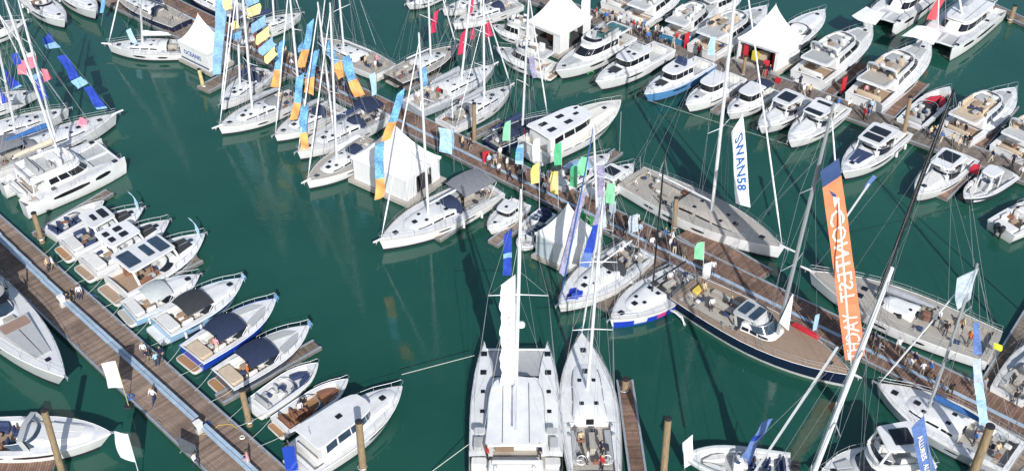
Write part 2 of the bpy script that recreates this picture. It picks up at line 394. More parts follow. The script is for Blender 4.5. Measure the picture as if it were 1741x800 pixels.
    def wheel(s, x, y, z, r=.42, name='steering_wheel', m=STEEL):
        mb = MB(); pts = [(x + .12*math.sin(a), y + r*math.cos(a), z + r*math.sin(a)) for a in [2*math.pi*k/12 for k in range(12)]]
        mb.tube(pts, .025, 4, closed=True)
        for a in (0, 2.1, 4.2): mb.tube([(x, y, z), (x + .12*math.sin(a), y + r*math.cos(a), z + r*math.sin(a))], .015, 4)
        mb.tube([(x+.02, y, z), (x+.2, y, z - r)], .05, 5); s.part(name, mb, m)
    def fenders(s, xs, m=RUBW, side=(1, -1), r=.13):
        for sd in side:
            for x in xs:
                a = s.S(x, .3, r*.9); b = s.S(x, .8, r*.9)
                mb = MB(); y = max(a[1], b[1])*sd; z0 = a[2]
                mb.tube([(x, y, z0), (x, y, z0-.1), (x, y, z0-.6), (x, y, z0-.7)], [.03, r, r, .03], 6)
                mb.tube([(x, y, z0), (x, sd*(s.hw(x)-.05), s.zs(x)+.02)], .012, 3); s.part('fender', mb, m)
    def outboard(s, y, x=0.0, z=None, m=BLACKH, k=1.0):
        z = z if z is not None else s.fs
        mb = MB(); r0 = rrect(x-.28*k, y, .55*k, .38*k, .12*k); r1 = rrect(x-.24*k, y, .66*k, .44*k, .14*k); r2 = rrect(x-.24*k, y, .5*k, .34*k, .12*k)
        mb.loft([[(a, b, z-.1*k) for a, b in r0], [(a, b, z+.15*k) for a, b in r1], [(a, b, z+.42*k) for a, b in r1], [(a, b, z+.52*k) for a, b in r2]], True, True, True)
        mb.tube([(x-.28*k, y, z-.1*k), (x-.3*k, y, -.35)], .1*k, 6); s.part('outboard_motor', mb, m)
    def platform(s, l, w=.84, z=.38, top=TEAK, m=GEL, r=.3):
        hwid = s.hw(0)*2*w
        ol = rrect(-l/2 + .12, 0, l + .24, hwid, min(r, l*.4))
        p = s.part('swim_platform', MB().slab(ol, z-.22, z, .04), m)
        s.part('teak_inlay', MB().slab(rrect(-l/2 + .0, 0, l*.86, hwid*.9, min(r*.7, l*.3)), z-.01, z+.018, .008), top, p)
    def bow_roller(s, l=.35, m=STEEL, name='anchor_roller'):
        mb = MB(); z = s.fb; mb.box((s.L + l*.3, 0, z+.02), (l*1.6, .16, .08), .02)
        mb.tube([(s.L + l*.5, 0, z-.02), (s.L + l*1.0, 0, z - .12), (s.L + l*.9, 0, z - .32)], .04, 4); s.part(name, mb, m)
    def sprit(s, l, m=GEL, r=.11):
        mb = MB(); z = s.fb; mb.tube([(s.L - .5, 0, z+.04), (s.L + l, 0, z + .12)], [r*1.2, r*.8], 6); s.part('bowsprit', mb, m)
    def clutter(s, n, x0, x1, z, mats=(CUSH, CUSN, CUSG, CUSB)):
        for i in range(n):
            x = random.uniform(x0, x1); y = random.uniform(-.55, .55)*s.hw(x)
            s.part('cushion', MB().slab(rrect(x, y, random.uniform(.3, .7), random.uniform(.3, .6), .08), z, z + random.uniform(.1, .25), .06), random.choice(mats))

def halfoval(x0, x1, wa, wm, wf, nose=.35, n=5):
    # half outline aft -> front: square aft corner, then tapering to a rounded front
    l = x1 - x0; h = [(x0, 0), (x0, wa*.9), (x0 + .05*l, wa)]
    h += [(x0 + .3*l, lerp(wa, wm, .8)), (x0 + .55*l, wm)]
    for k in range(1, n+1):
        a = k/n; h.append((x0 + l*(.55 + .45*math.sin(a*math.pi/2)), wm*math.cos(a*math.pi/2)**nose if a < 1 else 0))
    return h

def sail_rig(b, top, xm=.56, base_z=None, m=ALU, r=.13, boom=.38, cover=SAILG, fore=True, furl=SAILW, back=True, spread=2, radar=False, shroud=True, boom_z=1.15, sprit=0., bow_x=None, foref=.96):
    L = b.L; zb = base_z if base_z is not None else b.zs(xm*L)
    mb_ = Vector((xm*L, 0, zb))
    if isinstance(top, tuple):
        w = b.w(mb_); t = b.loc(PV(top[0], top[1], w))
    else: t = mb_ + Vector((-.02*top, 0, top))
    b.top = t; b.mast0 = mb_
    H = (t - mb_).length; ax = (t - mb_).normalized()
    mb = MB(); mb.tube([mb_ - Vector((0, 0, .15)), mb_ + ax*H*.7, t], [r, r*.95, r*.6], 7)
    mast = b.part('mast', mb, m)
    wire = MB(); spr = []
    for k in range(spread):
        f = (k + 1) / (spread + 1); c = mb_ + ax*H*f; l = b.B*.36*(1 - .3*f)
        q = MB(); q.tube([c + Vector((-.25, -l, .12)), c, c + Vector((-.25, l, .12))], [.03, .055, .03], 4); b.part('spreader', q, m, mast)
        spr.append((c, l))
    if shroud:
        for sd in (1, -1):
            x = xm*L - .3; y = sd*(b.hw(x) - .12); pts = [Vector((x, y, b.zs(x)))] + [c + Vector((-.25, sd*l, .12)) for c, l in spr] + [t - ax*.3]
            wire.tube(pts, .017, 3); wire.tube([Vector((x + .5, y*.96, b.zs(x)))] + pts[1:2] + [mb_.lerp(t, .62)], .014, 3); wire.tube([Vector((.03*L + .1, sd*b.hw(0)*.9, b.fs)), mb_.lerp(t, .80)], .012, 3)
            if spr: wire.tube([Vector((x-.2, y*.97, b.zs(x))), spr[0][0]], .012, 3)
    if back:
        for sd in (1, -1): wire.tube([(.15, sd*b.hw(0)*.75, b.fs), t*.18 + Vector((.1, 0, b.fs))*.82, t], .012, 3)
    wire.tube([Vector((L*.80, 0, b.zs(L*.8))), mb_.lerp(t, .70)], .014, 3); wire.tube([mb_ + Vector((-.36*L, 0, 1.3)), t], .012, 3)
    if not fore: wire.tube([Vector(((bow_x if bow_x else L*.985), 0, b.fb + .1)), mb_.lerp(t, foref)], .02, 3)
    if wire.v: b.part('rigging', wire, WIRE, mast)
    if fore:
        bx = Vector(((bow_x if bow_x else L*.985) + sprit, 0, b.fb + .1)); ft = mb_.lerp(t, foref)
        q = MB(); q.tube([bx, bx.lerp(ft, .05), bx.lerp(ft, .12), bx.lerp(ft, .9), ft], [.02, .035, .085, .06, .02], 5); b.part('furled_headsail', q, furl, mast)
    if boom:
        z = zb + boom_z; x0 = mb_.x - .15 - .02; x1 = mb_.x - boom*L
        q = MB(); q.tube([(x0, 0, z), (x1, 0, z + .12)], .09, 6); bo = b.part('boom', q, m)
        if cover:
            c = MB(); n = 7; rings = []
            for i in range(n):
                f = i/(n-1); x = lerp(x0 - .1, x1 + .2, f); hh = lerp(.62, .32, f) * (.75 if i == n-1 else 1) * random.uniform(.9, 1.1); wd = lerp(.24, .16, f)
                zz = z + .02 + .12*f
                rings.append([(x, -wd*.6, zz), (x, -wd, zz + hh*.4), (x, -wd*.35, zz + hh), (x, wd*.35, zz + hh), (x, wd, zz + hh*.4), (x, wd*.6, zz)])
            c.loft(rings, True, True, True); b.part('sail_cover', c, cover, bo)
    return mast

def canopy(b, x0, x1, w, z, m, name='bimini', rise=.18, thick=.03, legs=True, zd=None):
    mb = MB(); n = 5; rings = []
    for i in range(n):
        f = i/(n-1); x = lerp(x0, x1, f); e = 1 - .12*abs(2*f-1)**3; dz = -.14*abs(2*f-1)**2.5
        up = [(x, w*e*k, z + dz + rise*(1 - abs(k)**2.2)) for k in (-1, -.75, -.4, 0, .4, .75, 1)]
        rings.append(up + [(a, y, c - thick) for a, y, c in reversed(up)])
    mb.loft(rings, True, True, True); c = b.part(name, mb, m, ang=60)
    if legs:
        zd = b.fs if zd is None else zd; mid = (x0+x1)/2
        for sd in (1, -1):
            for x in (x0 + .1, x1 - .1): b.part('support', MB().tube([(mid + (x-mid)*.4, sd*w*.98, zd), (x, sd*w*.97, z - .12)], .02, 4), STEEL, c)
    return c

def sprayhood(b, x0, x1, w, z, h, m):
    mb = MB(); rings = []
    for f, hh, ww in ((0, 1, 1), (.5, .98, 1.), (.8, .7, .97), (1, .05, .9)):
        x = lerp(x0, x1, f); rings.append([(x, w*ww*k, z + h*hh*max(0, 1 - abs(k)**3.2)) for k in (-1, -.93, -.75, -.4, 0, .4, .75, .93, 1)])
    mb.loft(rings, False); s = b.part('sprayhood', mb, m, ang=60)
    q = MB(); r = rings[2]; r3 = rings[3]; c = lambda i, f: tuple(lerp(rings[2][i][k], rings[3][i][k], f) + (.02 if k != 1 else 0) for k in range(3))
    q.add([c(3, .1), c(5, .1), c(5, .8), c(3, .8)], [(0, 1, 2, 3)]); b.part('clear_panel', q, GLASSB, s, smooth=False)

def yacht(label, bow, stern, top, B=None, hull=GEL, deck=DECKW, boot=ANTI, group=None, cover=SAILG, hood=CANG, bim=None, mast_m=ALU, xm=.58, cock=.34, wins=True, r=.13, detail=2, sprit=0, name='sailing_yacht', roof=GEL, stripe=None, wheels=2, spread=2, fore=True, furl=SAILW, ratio=None, boom=.36, tender=None, house=True, back=True, teakcock=TEAKG, fenders=0, hend=.80, hullwin=None, hw_m=GLASS, ph=0):
    b = Boat(name, label, bow, stern, B, 'sail', group=group, cat='sailboat', ratio=ratio)
    L, W = b.L, b.B; b.hull(hull, boot, stripe=stripe); zf = b.fs - .42
    c0, c1 = .035*L, cock*L; chw = W*.33
    b.deck(deck, (c0, c1, chw, zf), teakcock)
    if detail: b.rail_edge(GEL if deck is not DECKW else TEAKG, .035, .01, 'toe_rail')
    h = .44 if L > 9 else .32
    zt = b.fs - .06
    if house:
        x0, x1 = c1 + .02, hend*L; wa = W*.30
        o0 = halfoval(x0, x1, wa, W*.27, 0, .62); o1 = halfoval(x0 + .05, x1 - .5, wa*.90, W*.235, 0, .62)
        hh = h + ph
        z1 = (lambda x: b.fs + hh - (hh*.55)*max(0, (x - x0)/(x1 - x0))**1.6 + .05)
        win = [(2, .1, 2, .9, .35, .78), (3, .08, 3, .95, .35, .78), (4, .15, 6, .4, .38, .75)] if wins else []
        b.house('coachroof', o0, o1, lambda x: b.zs(x) - .06, z1, roof, win=win, camber=.08)
        for xx, sz in ((.70, .42), (.63, .30), (.46, .36)) if hend > .7 else ((.50, .36),):
            for sd in ((-1, 1) if sz < .4 else (0,)):
                x = xx*L; y = sd*W*.12
                b.pad('hatch', rrect(x, y, sz*1.15, sz*1.1, .06), z1(x) + .05, z1(x) + .13, GLASS, .02)
        b.pad('hatch', rrect(.865*L, 0, .5, .5, .06), b.zs(.865*L) + .0, b.zs(.865*L) + .09, GLASS, .02)
    zr = (z1(xm*L) if house else b.zs(xm*L))
    for sd in (1, -1): b.seat((c0 + c1)/2 + .3, sd*(chw - .28), (c1 - c0)*.62, .5, zf, CUSG if deck is DECKW else TEAKG, name='cockpit_bench')
    b.part('cockpit_table', MB().box(((c0+c1)/2 + .35, 0, zf + .55), ((c1-c0)*.36, .45, .5), .05), TEAKG if detail else GEL)
    if detail:
        for y in ((W*.2, -W*.2) if wheels == 2 else (0,)): b.wheel(c0 + .9, y, zf + .85, .38)
    if hood: sprayhood(b, c1 - .75, c1 + .9, W*.29, b.fs, .95, hood)
    if bim: canopy(b, c0 + .2, c1 - .9, W*.34, b.fs + 1.75, bim)
    if detail:
        b.guard(.06*L, .93*L, .6, 7, r=.016, pushpit=True, inset=.08)
        b.bow_roller(.4)
    if hullwin is None: hullwin = [(.30, .40, .28, .44), (.52, .62, .26, .42)]
    for a, c, q0, q1 in hullwin: b.hull_window(a*L, c*L, q0, q1, hw_m, taper=.3)
    if sprit: b.sprit(sprit)
    b.part('transom_step', MB().slab(rrect(-.18, 0, .5, W*.5, .1), .28, .38, .03), TEAKG)
    if fenders: b.fenders([L*f for f in (.25, .42, .6)][:fenders])
    b.mast = sail_rig(b, top, xm, zr, mast_m, r, boom, cover, fore, furl, back, spread, sprit=0)
    if detail > 1: b.clutter(6, c0 + .4, c1 - .4, zf + .4, (CUSH, CUSN, CANK, CUSB, CANK)); b.part('companionway', MB().box((c1 + .05, 0, b.fs + .12), (.22, .6, .5), .03), GLASS); winches(b, c1, W)
    if tender: b.pad('deck_box', rrect(.84*L, 0, 1.2, .8, .2), b.zs(.8*L), b.zs(.8*L) + .35, tender)
    return b

def winches(b, c1, W):
    for x, y in ((c1 - .4, .345), (c1 - .4, -.345), (c1 - 1.3, .355), (c1 - 1.3, -.355)):
        z = b.zs(x); b.part('winch', MB().tube([(x, y*W, z - .05), (x, y*W, z + .14), (x, y*W, z + .2)], [.13, .10, .12], 8), STEEL)

def windscreen(b, xc, rx, ry, z, h, rake=.25, m=GLASSB, a0=-88, a1=88, frame=STEEL, k=.88, name='windscreen'):
    mb = MB(); lo = []; hi = []; n = 12
    for i in range(n+1):
        a = R(lerp(a0, a1, i/n)); ca, sa = math.copysign(abs(math.cos(a))**.75, math.cos(a)), math.copysign(abs(math.sin(a))**.75, math.sin(a))
        lo.append((xc + rx*ca, ry*sa, z)); hi.append((xc + rx*k*ca - rake, ry*k*sa, z + h*(.65 + .35*math.cos(a)**.7 if math.cos(a) > 0 else .65)))
    mb.loft([lo, hi], False); w = b.part(name, mb, m, ang=60)
    b.part('frame', MB().tube(hi, .03, 4), frame, w)
    return w

def hardtop(b, x0, x1, w, z, m=GEL, panes=(), zd=None, glass=GLASS, rise=.06, name='hardtop', front_w=.85, legs=True, side=None):
    n = 4; mid = (x0+x1)/2
    ol = rrect(mid, 0, x1-x0, 2*w, min(.35, (x1-x0)*.2)); ol = [(x, y*(1 if x < mid else front_w)) for x, y in ol]
    mb = MB(); mb.slab(ol, z, z+.13, .05, dz=lambda x, y: rise*(1 - (y/w)**2)); t = b.part(name, mb, m)
    for (px, py, lx, ly) in panes:
        zt = z + .135 + rise*(1 - (min(abs(py) + ly/2, w)/w)**2)
        mbp = MB().slab(rrect(lerp(x0, x1, px), py*w, lx*(x1-x0), ly*2*w, .07), zt - .06, zt + .045, .012, dz=lambda x, y: 0); b.part('roof_hatch', mbp, glass, t)
    if legs:
        zd = b.fs if zd is None else zd
        for sd in (1, -1):
            for xa, xb in ((x0 + .25, x0 + .55), (x1 - .25, x1 + .25)):
                q = MB(); y = sd*w*.9 * (1 if xa < mid else front_w)
                q.add([(xb - .12, y, zd), (xb + .12, y, zd), (xa + .1, y*.95, z + .03), (xa - .1, y*.95, z + .03)], [(0, 1, 2, 3)])
                q.add([(xb - .12, y - sd*.06, zd), (xb + .12, y - sd*.06, zd), (xa + .1, y*.95 - sd*.06, z + .03), (xa - .1, y*.95 - sd*.06, z + .03)], [(3, 2, 1, 0)])
                o = len(q.v) - 8; q.f += [(o, o+4, o+7, o+3), (o+1, o+5, o+6, o+2)]; q.m += [0, 0]
                b.part('pillar', q, m if side is None else side, t, smooth=False)
    return t

def rails_bow(b, x0=.5, h=.5): b.guard(x0*b.L, .93*b.L, h, 5, lines=1, r=.02, inset=.1, name='bow_rail')

def cruiser(label, bow, stern, B=None, hull=GEL, deck=DECKW, boot=ANTI, group=None, top=None, panes=(), canvas=None, pad=CUSG, seats=CUSH, floor=TEAK, plat=.09, screen=GLASS, rail=True, win=True, hatch=True, name='motor_boat', stripe=None, ratio=None, motors=0, fend=0, teakpad=False, cabin=True, aftpad=CUSH, toph=1.55, topx=(.26, .60), bowcush=False, platm=TEAK, motor_m=BLACKH, ghat=GLASS, topw=.40, hwm=GLASS):
    b = Boat(name, label, bow, stern, B, 'motor', group=group, cat='motorboat', ratio=ratio); L, W = b.L, b.B
    b.hull(hull, boot, stripe=stripe); zf = b.fs - .55; c0, c1 = .02*L, .47*L
    b.deck(deck, (c0, c1, W*.38, zf), floor); b.rail_edge(RUBW if hull is GEL else GEL, .05)
    if plat: b.platform(plat*L, top=platm)
    if cabin:
        o0 = halfoval(.46*L, .90*L, W*.33, W*.29, 0, .6); o1 = halfoval(.46*L, .87*L, W*.29, W*.24, 0, .6); hc = .30
        z1 = lambda x: b.zs(x) + hc*(1 - .75*max(0, (x/L - .46)/.44)**1.3)
        b.house('cabin_top', o0, o1, lambda x: b.zs(x) - .05, z1, GEL, camber=.06)
        zz = lambda x: z1(x) + .085
        if pad:
            for sd in (1, -1): b.pad('sun_pad', [(.60*L, sd*.03), (.815*L, sd*.03), (.815*L, sd*W*.15), (.60*L, sd*W*.235)][::sd], zz(.70*L) - .06, zz(.62*L) + .04, pad, .04)
        if hatch: b.pad('hatch', rrect(.835*L, 0, .5, .5, .12), zz(.85*L) - .1, zz(.84*L) + .02, ghat, .02)
    if bowcush:
        zb_ = b.zs(.7*L)
        for sd in (1, -1): b.pad('bow_seat', [(.60*L, sd*W*.16), (.60*L, sd*W*.36), (.78*L, sd*W*.25), (.86*L, sd*.12), (.80*L, sd*.06)][::sd], zb_ - .1, zb_ + .18, pad or CUSH)
    windscreen(b, .40*L, .20*L, W*.40, b.zs(.5*L) - .02, .55, .05*L, screen)
    b.part('dashboard', MB().slab(rrect(.455*L, 0, .07*L, W*.66, .12), zf, b.fs + .22, .08), GEL)
    for y in (-.15, .15): b.seat(.375*L, y*W, .55, .5, zf + .12, seats, 'aft', 'helm_seat')
    b.seat(.24*L, W*.25, .14*L, .55, zf, seats, 'port', 'sofa'); b.seat(.24*L, -W*.27, .12*L, .45, zf, seats, 'star', 'sofa')
    if aftpad: b.pad('aft_sun_pad', rrect(.095*L, 0, .13*L, W*.62, .15), b.fs - .35, b.fs + .06, aftpad, .07)
    b.part('table', MB().slab(rrect(.25*L, 0, .09*L, W*.16, .08), zf + .55, zf + .62, .02), TEAK)
    b.wheel(.42*L, -W*.15, zf + 1.0, .19)
    if top: hardtop(b, topx[0]*L, topx[1]*L, W*topw, b.fs + toph, top, panes, glass=ghat)
    if canvas: canopy(b, .24*L, .55*L, W*.39, b.fs + .80, canvas, 'canopy', rise=.28)
    if rail: rails_bow(b, .52)
    if win: b.hull_window(.42*L, .72*L, .22, .42, hwm); b.hull_window(.20*L, .36*L, .25, .40, hwm)
    for k in range(motors): b.outboard((k - (motors-1)/2)*.6, -.05, b.fs - .1, motor_m)
    if fend: b.fenders([L*f for f in (.15, .32, .5)][:fend], RUBW)
    b.clutter(4, .06*L, .40*L, zf + .36, (CUSH, CUSN, CANK, CUSG, CUSB)); b.bow_roller(.25)
    return b

def flybridge(label, bow, stern, B=None, topx=None, hx=(.22, .72), fore=None, hull=GEL, group=None, deck=DECKW, top=None, floor=TEAK, seats=CUSH, pad=CUSG, arch=True, name='motor_yacht', ratio=None, plat=.08, bim=None, platm=TEAK, boot=ANTI, glass=GLASS, hullwin=True, roofpane=False, stripe=None, fend=0, flyfl=None):
    b = Boat(name, label, bow, stern, B, 'motor', group=group, cat='motor yacht', ratio=ratio); L, W = b.L, b.B
    b.hull(hull, boot, stripe=stripe); zf = b.fs - .5
    b.deck(deck, (.02*L, .24*L, W*.37, zf), floor); b.rail_edge(RUBW, .05); b.platform(plat*L, top=platm)
    x0, x1 = hx[0]*L, hx[1]*L; h = 1.35
    o0 = halfoval(x0, x1, W*.38, W*.345, 0, .55); o1 = halfoval(x0 + .1, x1 - .13*L, W*.35, W*.31, 0, .55)
    zt = b.fs + h
    b.house('deckhouse', o0, o1, lambda x: b.zs(x) - .05, lambda x: zt, GEL, win=[(2, .1, 2, .95, .35, .85), (3, .04, 3, .95, .35, .85), (4, .05, 6, .5, .38, .9), (6, .6, 9, 0, .38, .92)], glass=glass)
    # flybridge tub
    f0, f1 = .05*L, (hx[1] - .14)*L
    ol = halfoval(f0, f1, W*.37, W*.34, 0, .5); full = [(x, -y) for x, y in ol] + [(x, y) for x, y in reversed(ol) if y > .001]
    fd = b.part('flybridge_deck', MB().slab(full, zt + .06, zt + .18, .04), GEL)
    b.part('flybridge_floor', MB().slab([(x*.94 + .03*L, y*.84) for x, y in full], zt + .17, zt + .195, .005), flyfl or DECKG, fd)
    mb = MB(); ff = [p for p in full if p[0] > f0 + .12*L]
    out = [(x, y, zt + .17) for x, y in ff]; cx = (f0+f1)/2
    mb.loft([[(x, y, zt+.15) for x, y in ff], [(x + .1, y*1.03, zt+.62) for x, y in ff], [(cx + (x-cx)*.94, y*.93, zt+.62) for x, y in ff], [(cx + (x-cx)*.93, y*.9, zt+.17) for x, y in ff]], False)
    b.part('coaming', mb, GEL, fd, ang=40)
    windscreen(b, .40*L, .165*L, W*.32, zt + .6, .3, .1, GLASS, -70, 70, name='flybridge_screen')
    b.seat(.43*L, -W*.12, .55, .55, zt + .2, seats, 'aft', 'helm_seat'); b.part('console', MB().slab(rrect(.50*L, -W*.12, .4, .8, .1), zt + .18, zt + .85, .06), GEL)
    b.seat(.30*L, W*.22, .16*L, .6, zt + .2, seats, 'port', 'sofa'); b.seat(.25*L, -W*.22, .10*L, .55, zt + .2, seats, 'star', 'sofa'); b.pad('sun_pad', rrect(.47*L, W*.14, .10*L, W*.22, .1), zt + .2, zt + .5, pad)
    b.part('table', MB().slab(rrect(.30*L, W*.02, .10*L, W*.16, .06), zt + .7, zt + .76, .02), TEAK)
    q = MB()
    for sd in (1, -1): q.tube([(f0 + .1*L, sd*W*.36, zt+.6), (f0 + .05, sd*W*.36, zt + .75), (f0 + .05, sd*.05, zt + .75)], .022, 4); q.tube([(f0 + .05, sd*W*.2, zt+.18), (f0+.05, sd*W*.2, zt+.75)], .018, 4)
    b.part('fly_rail', q, STEEL, fd)
    if arch:
        q = MB(); x = f0 + .13*L
        q.loft([[(x + .3 + k, -W*.36, zt + .55), (x + k, -W*.33, zt + 1.35), (x - .05 + k, -W*.25, zt + 1.5), (x - .05 + k, W*.25, zt + 1.5), (x + k, W*.33, zt + 1.35), (x + .3 + k, W*.36, zt + .55)] for k in (-.12, .35)], False)
        q.loft([[(x + .3 + k, -W*.345, zt + .55), (x + k, -W*.315, zt + 1.29), (x - .05 + k, -W*.245, zt + 1.41), (x - .05 + k, W*.245, zt + 1.41), (x + k, W*.315, zt + 1.29), (x + .3 + k, W*.345, zt + .55)] for k in (.35, -.12)], False)
        a = b.part('radar_arch', q, GEL); b.part('radar_dome', MB().tube([(x + .1, 0, zt + 1.5), (x+.1, 0, zt+1.56), (x + .1, 0, zt + 1.76), (x + .1, 0, zt + 1.8)], [.2, .3, .28, .1], 10), GEL, a)
    if top: hardtop(b, *((topx[0]*L, topx[1]*L) if topx else (f0 + .12*L, f1 - .06*L)), W*(.34 if not topx else .40), zt + 1.9, top, [(.5, 0, .5, .5)] if roofpane else (), zd=zt + .6)
    if bim: canopy(b, f0 + .1*L, f1 - .1*L, W*.3, zt + 2.0, bim, zd=zt + .6)
    b.seat(.07*L, 0, .6, W*.55, zf, seats, 'aft', 'aft_sofa')
    for sd in (1, -1): b.pad('sun_pad', [((hx[1] - .01)*L, sd*.05), (.85*L, sd*.05), (.85*L, sd*W*.14), ((hx[1] - .01)*L, sd*W*(.2 if hx[1] > .65 else .30))][::sd], b.zs(.77*L) + .05, b.zs(.77*L) + .25, pad)
    b.pad('hatch', rrect(.88*L, 0, .45, .45, .1), b.zs(.88*L) - .02, b.zs(.88*L) + .08, GLASS, .02)
    rails_bow(b, .40, .6)
    if hullwin: b.hull_window(.30*L, .46*L, .25, .48, glass); b.hull_window(.50*L, .68*L, .22, .42, glass)
    if fend: b.fenders([L*f for f in (.15, .32, .5)][:fend], RUBN)
    b.clutter(3, .05*L, .2*L, zf + .3, (CUSH, CUSN, CANK, CUSG, CUSB)); b.clutter(4, .18*L, (hx[1]-.28)*L, zt + .55, (CUSH, CUSN, CANK, CUSG)); b.bow_roller(.3)
    return b

def pilot(label, bow, stern, B=None, hull=GEL, group=None, deck=DECKW, roof=GEL, hatches=2, motors=0, floor=DECKG, name='wheelhouse_boat', ratio=None, boot=ANTI, pad=None, screen=GLASS, hx=(.34, .66), h=1.75, stripe=None, cat='motorboat', aft=None, foreglass=True, plat=.07, upper=None, seats=CUSH, kind='motor', forem=GEL, rise=.07):
    b = Boat(name, label, bow, stern, B, kind, group=group, cat=cat, ratio=ratio); L, W = b.L, b.B
    b.hull(hull, boot, stripe=stripe); zf = b.fs - .45; x0, x1 = hx[0]*L, hx[1]*L
    b.deck(deck, (.03*L, x0, W*.37, zf), floor); b.rail_edge(RUBW if hull is GEL else GEL, .05)
    if plat: b.platform(plat*L, top=floor)
    k = min(1, L/8.5); hh = h*k*.8
    o0 = halfoval(x0, x1, W*.36, W*.33, 0, .42); o1 = halfoval(x0 + .05, x1 - .28*k, W*.33, W*.29, 0, .42); zt = b.fs + hh
    ho = b.house('wheelhouse', o0, o1, lambda x: b.zs(x) - .05, lambda x: zt, GEL, win=[(2, .1, 2, .92, .42, .88), (3, .05, 3, .95, .42, .88), (4, .05, 6, .4, .42, .9), (6, .5, 9, 0, .42, .92)], glass=screen)
    ol = halfoval(x0 - .35*k, x1 + .05, W*.37, W*.34, 0, .45); full = [(x, -y) for x, y in ol] + [(x, y) for x, y in reversed(ol) if y > .001]
    r = b.part('roof', MB().slab(full, zt + .02, zt + .13, .05, dz=lambda x, y: rise*(1 - (2*y/W)**2)), roof, ho)
    for i in range(hatches):
        b.part('roof_hatch', MB().slab(rrect(lerp(x0, x1, .52), (i - (hatches-1)/2)*W*.22, .5*k, .42*k, .06), zt + .15, zt + .24, .02), GLASS, r)
    # fore cabin
    o0 = halfoval(x1 - .1*L, .93*L, W*.30, W*.25, 0, .6); o1 = halfoval(x1 - .1*L, .90*L, W*.25, W*.20, 0, .6)
    z1 = lambda x: b.zs(x) + .28*k - .2*k*max(0, (x - x1)/(.3*L))
    b.house('fore_cabin', o0, o1, lambda x: b.zs(x) - .05, z1, forem, camber=.05)
    if foreglass: b.pad('hatch', rrect(.80*L, 0, .5*k, .5*k, .1), z1(.82*L) + .04, z1(.8*L) + .12, GLASS, .02)
    if pad: b.pad('sun_pad', rrect(.735*L, 0, .10*L, W*.34, .1), z1(.74*L) + .05, z1(.72*L) + .14, pad)
    b.seat(.10*L, 0, .45, W*.6, zf, seats, 'aft', 'aft_bench')
    if aft: canopy(b, .08*L, x0 - .1, W*.36, b.fs + 1.25, aft, 'aft_canopy')
    if upper: b.seat(lerp(x0, x1, .3), 0, .5, W*.4, zt + .12, upper, 'aft', 'upper_bench')
    rails_bow(b, .45, .5)
    b.hull_window(.50*L, .70*L, .25, .42)
    for i in range(motors): b.outboard((i - (motors-1)/2)*.55, -.05, b.fs - .1)
    b.part('mast_light', MB().tube([(x0 + .2, 0, zt + .1), (x0, 0, zt + .9)], .025, 4), STEEL, r)
    return b

def openboat(label, bow, stern, B=None, hull=GEL, group=None, tube=None, seats=CUSH, floor=DECKG, motors=1, name='open_boat', ratio=None, console=True, screen=GLASSB, bowpad=CUSH, boot=ANTI, cover=None, ttop=None, cat='motorboat', motor_m=BLACKH, stripe=None, aftfloor=None, nseats=2):
    b = Boat(name, label, bow, stern, B, 'small', group=group, cat=cat, ratio=ratio); L, W = b.L, b.B
    b.hull(hull, boot, stripe=stripe); zf = b.fs - .38
    b.deck(GEL, (.05*L, .86*L, W*.36, zf), floor)
    if tube:
        mb = MB(); pts = []
        for i in range(12):
            x = L*(1 - (1 - i/11)**1.6); pts.append((x, b.hw(x), b.zs(x) - .05))
        pts = pts + [(p[0], -p[1], p[2]) for p in reversed(pts)]
        mb.tube(pts, .24, 7); b.part('inflatable_tube', mb, tube)
    else: b.rail_edge(RUBW if hull is GEL else GEL, .04)
    if console:
        b.part('console', MB().slab(rrect(.50*L, 0, .10*L, W*.34, .12), zf, zf + .95, .1), GEL)
        windscreen(b, .48*L, .07*L, W*.18, zf + .95, .35, .1, screen, -80, 80); b.wheel(.435*L, 0, zf + .85, .18)
    else: windscreen(b, .44*L, .14*L, W*.38, b.fs, .38, .2, screen)
    for i in range(nseats):
        for y in (-.14, .14): b.seat((.37 - .14*i)*L, y*W, .5, .45, zf, seats, 'aft', 'seat')
    b.seat(.10*L, 0, .5, W*.58, zf, seats, 'aft', 'aft_bench')
    if bowpad:
        for sd in (1, -1): b.pad('bow_seat', [(.62*L, sd*W*.15), (.62*L, sd*W*.33), (.74*L, sd*W*.25), (.83*L, sd*.12), (.78*L, sd*.05)][::sd], zf, zf + .38, bowpad)
    if ttop: hardtop(b, .33*L, .58*L, W*.30, b.fs + 1.5, ttop, zd=zf)
    if cover: canopy(b, .20*L, .52*L, W*.38, b.fs + 1.05, cover, 'canopy')
    if aftfloor: b.platform(.08*L, top=aftfloor)
    for i in range(motors): b.outboard((i - (motors-1)/2)*.55, -.02, b.fs - .05, motor_m)
    if not tube: b.guard(.62*L, .92*L, .3, 4, lines=1, r=.018, name='bow_rail')
    b.clutter(5, .15*L, .5*L, zf + .38)
    return b

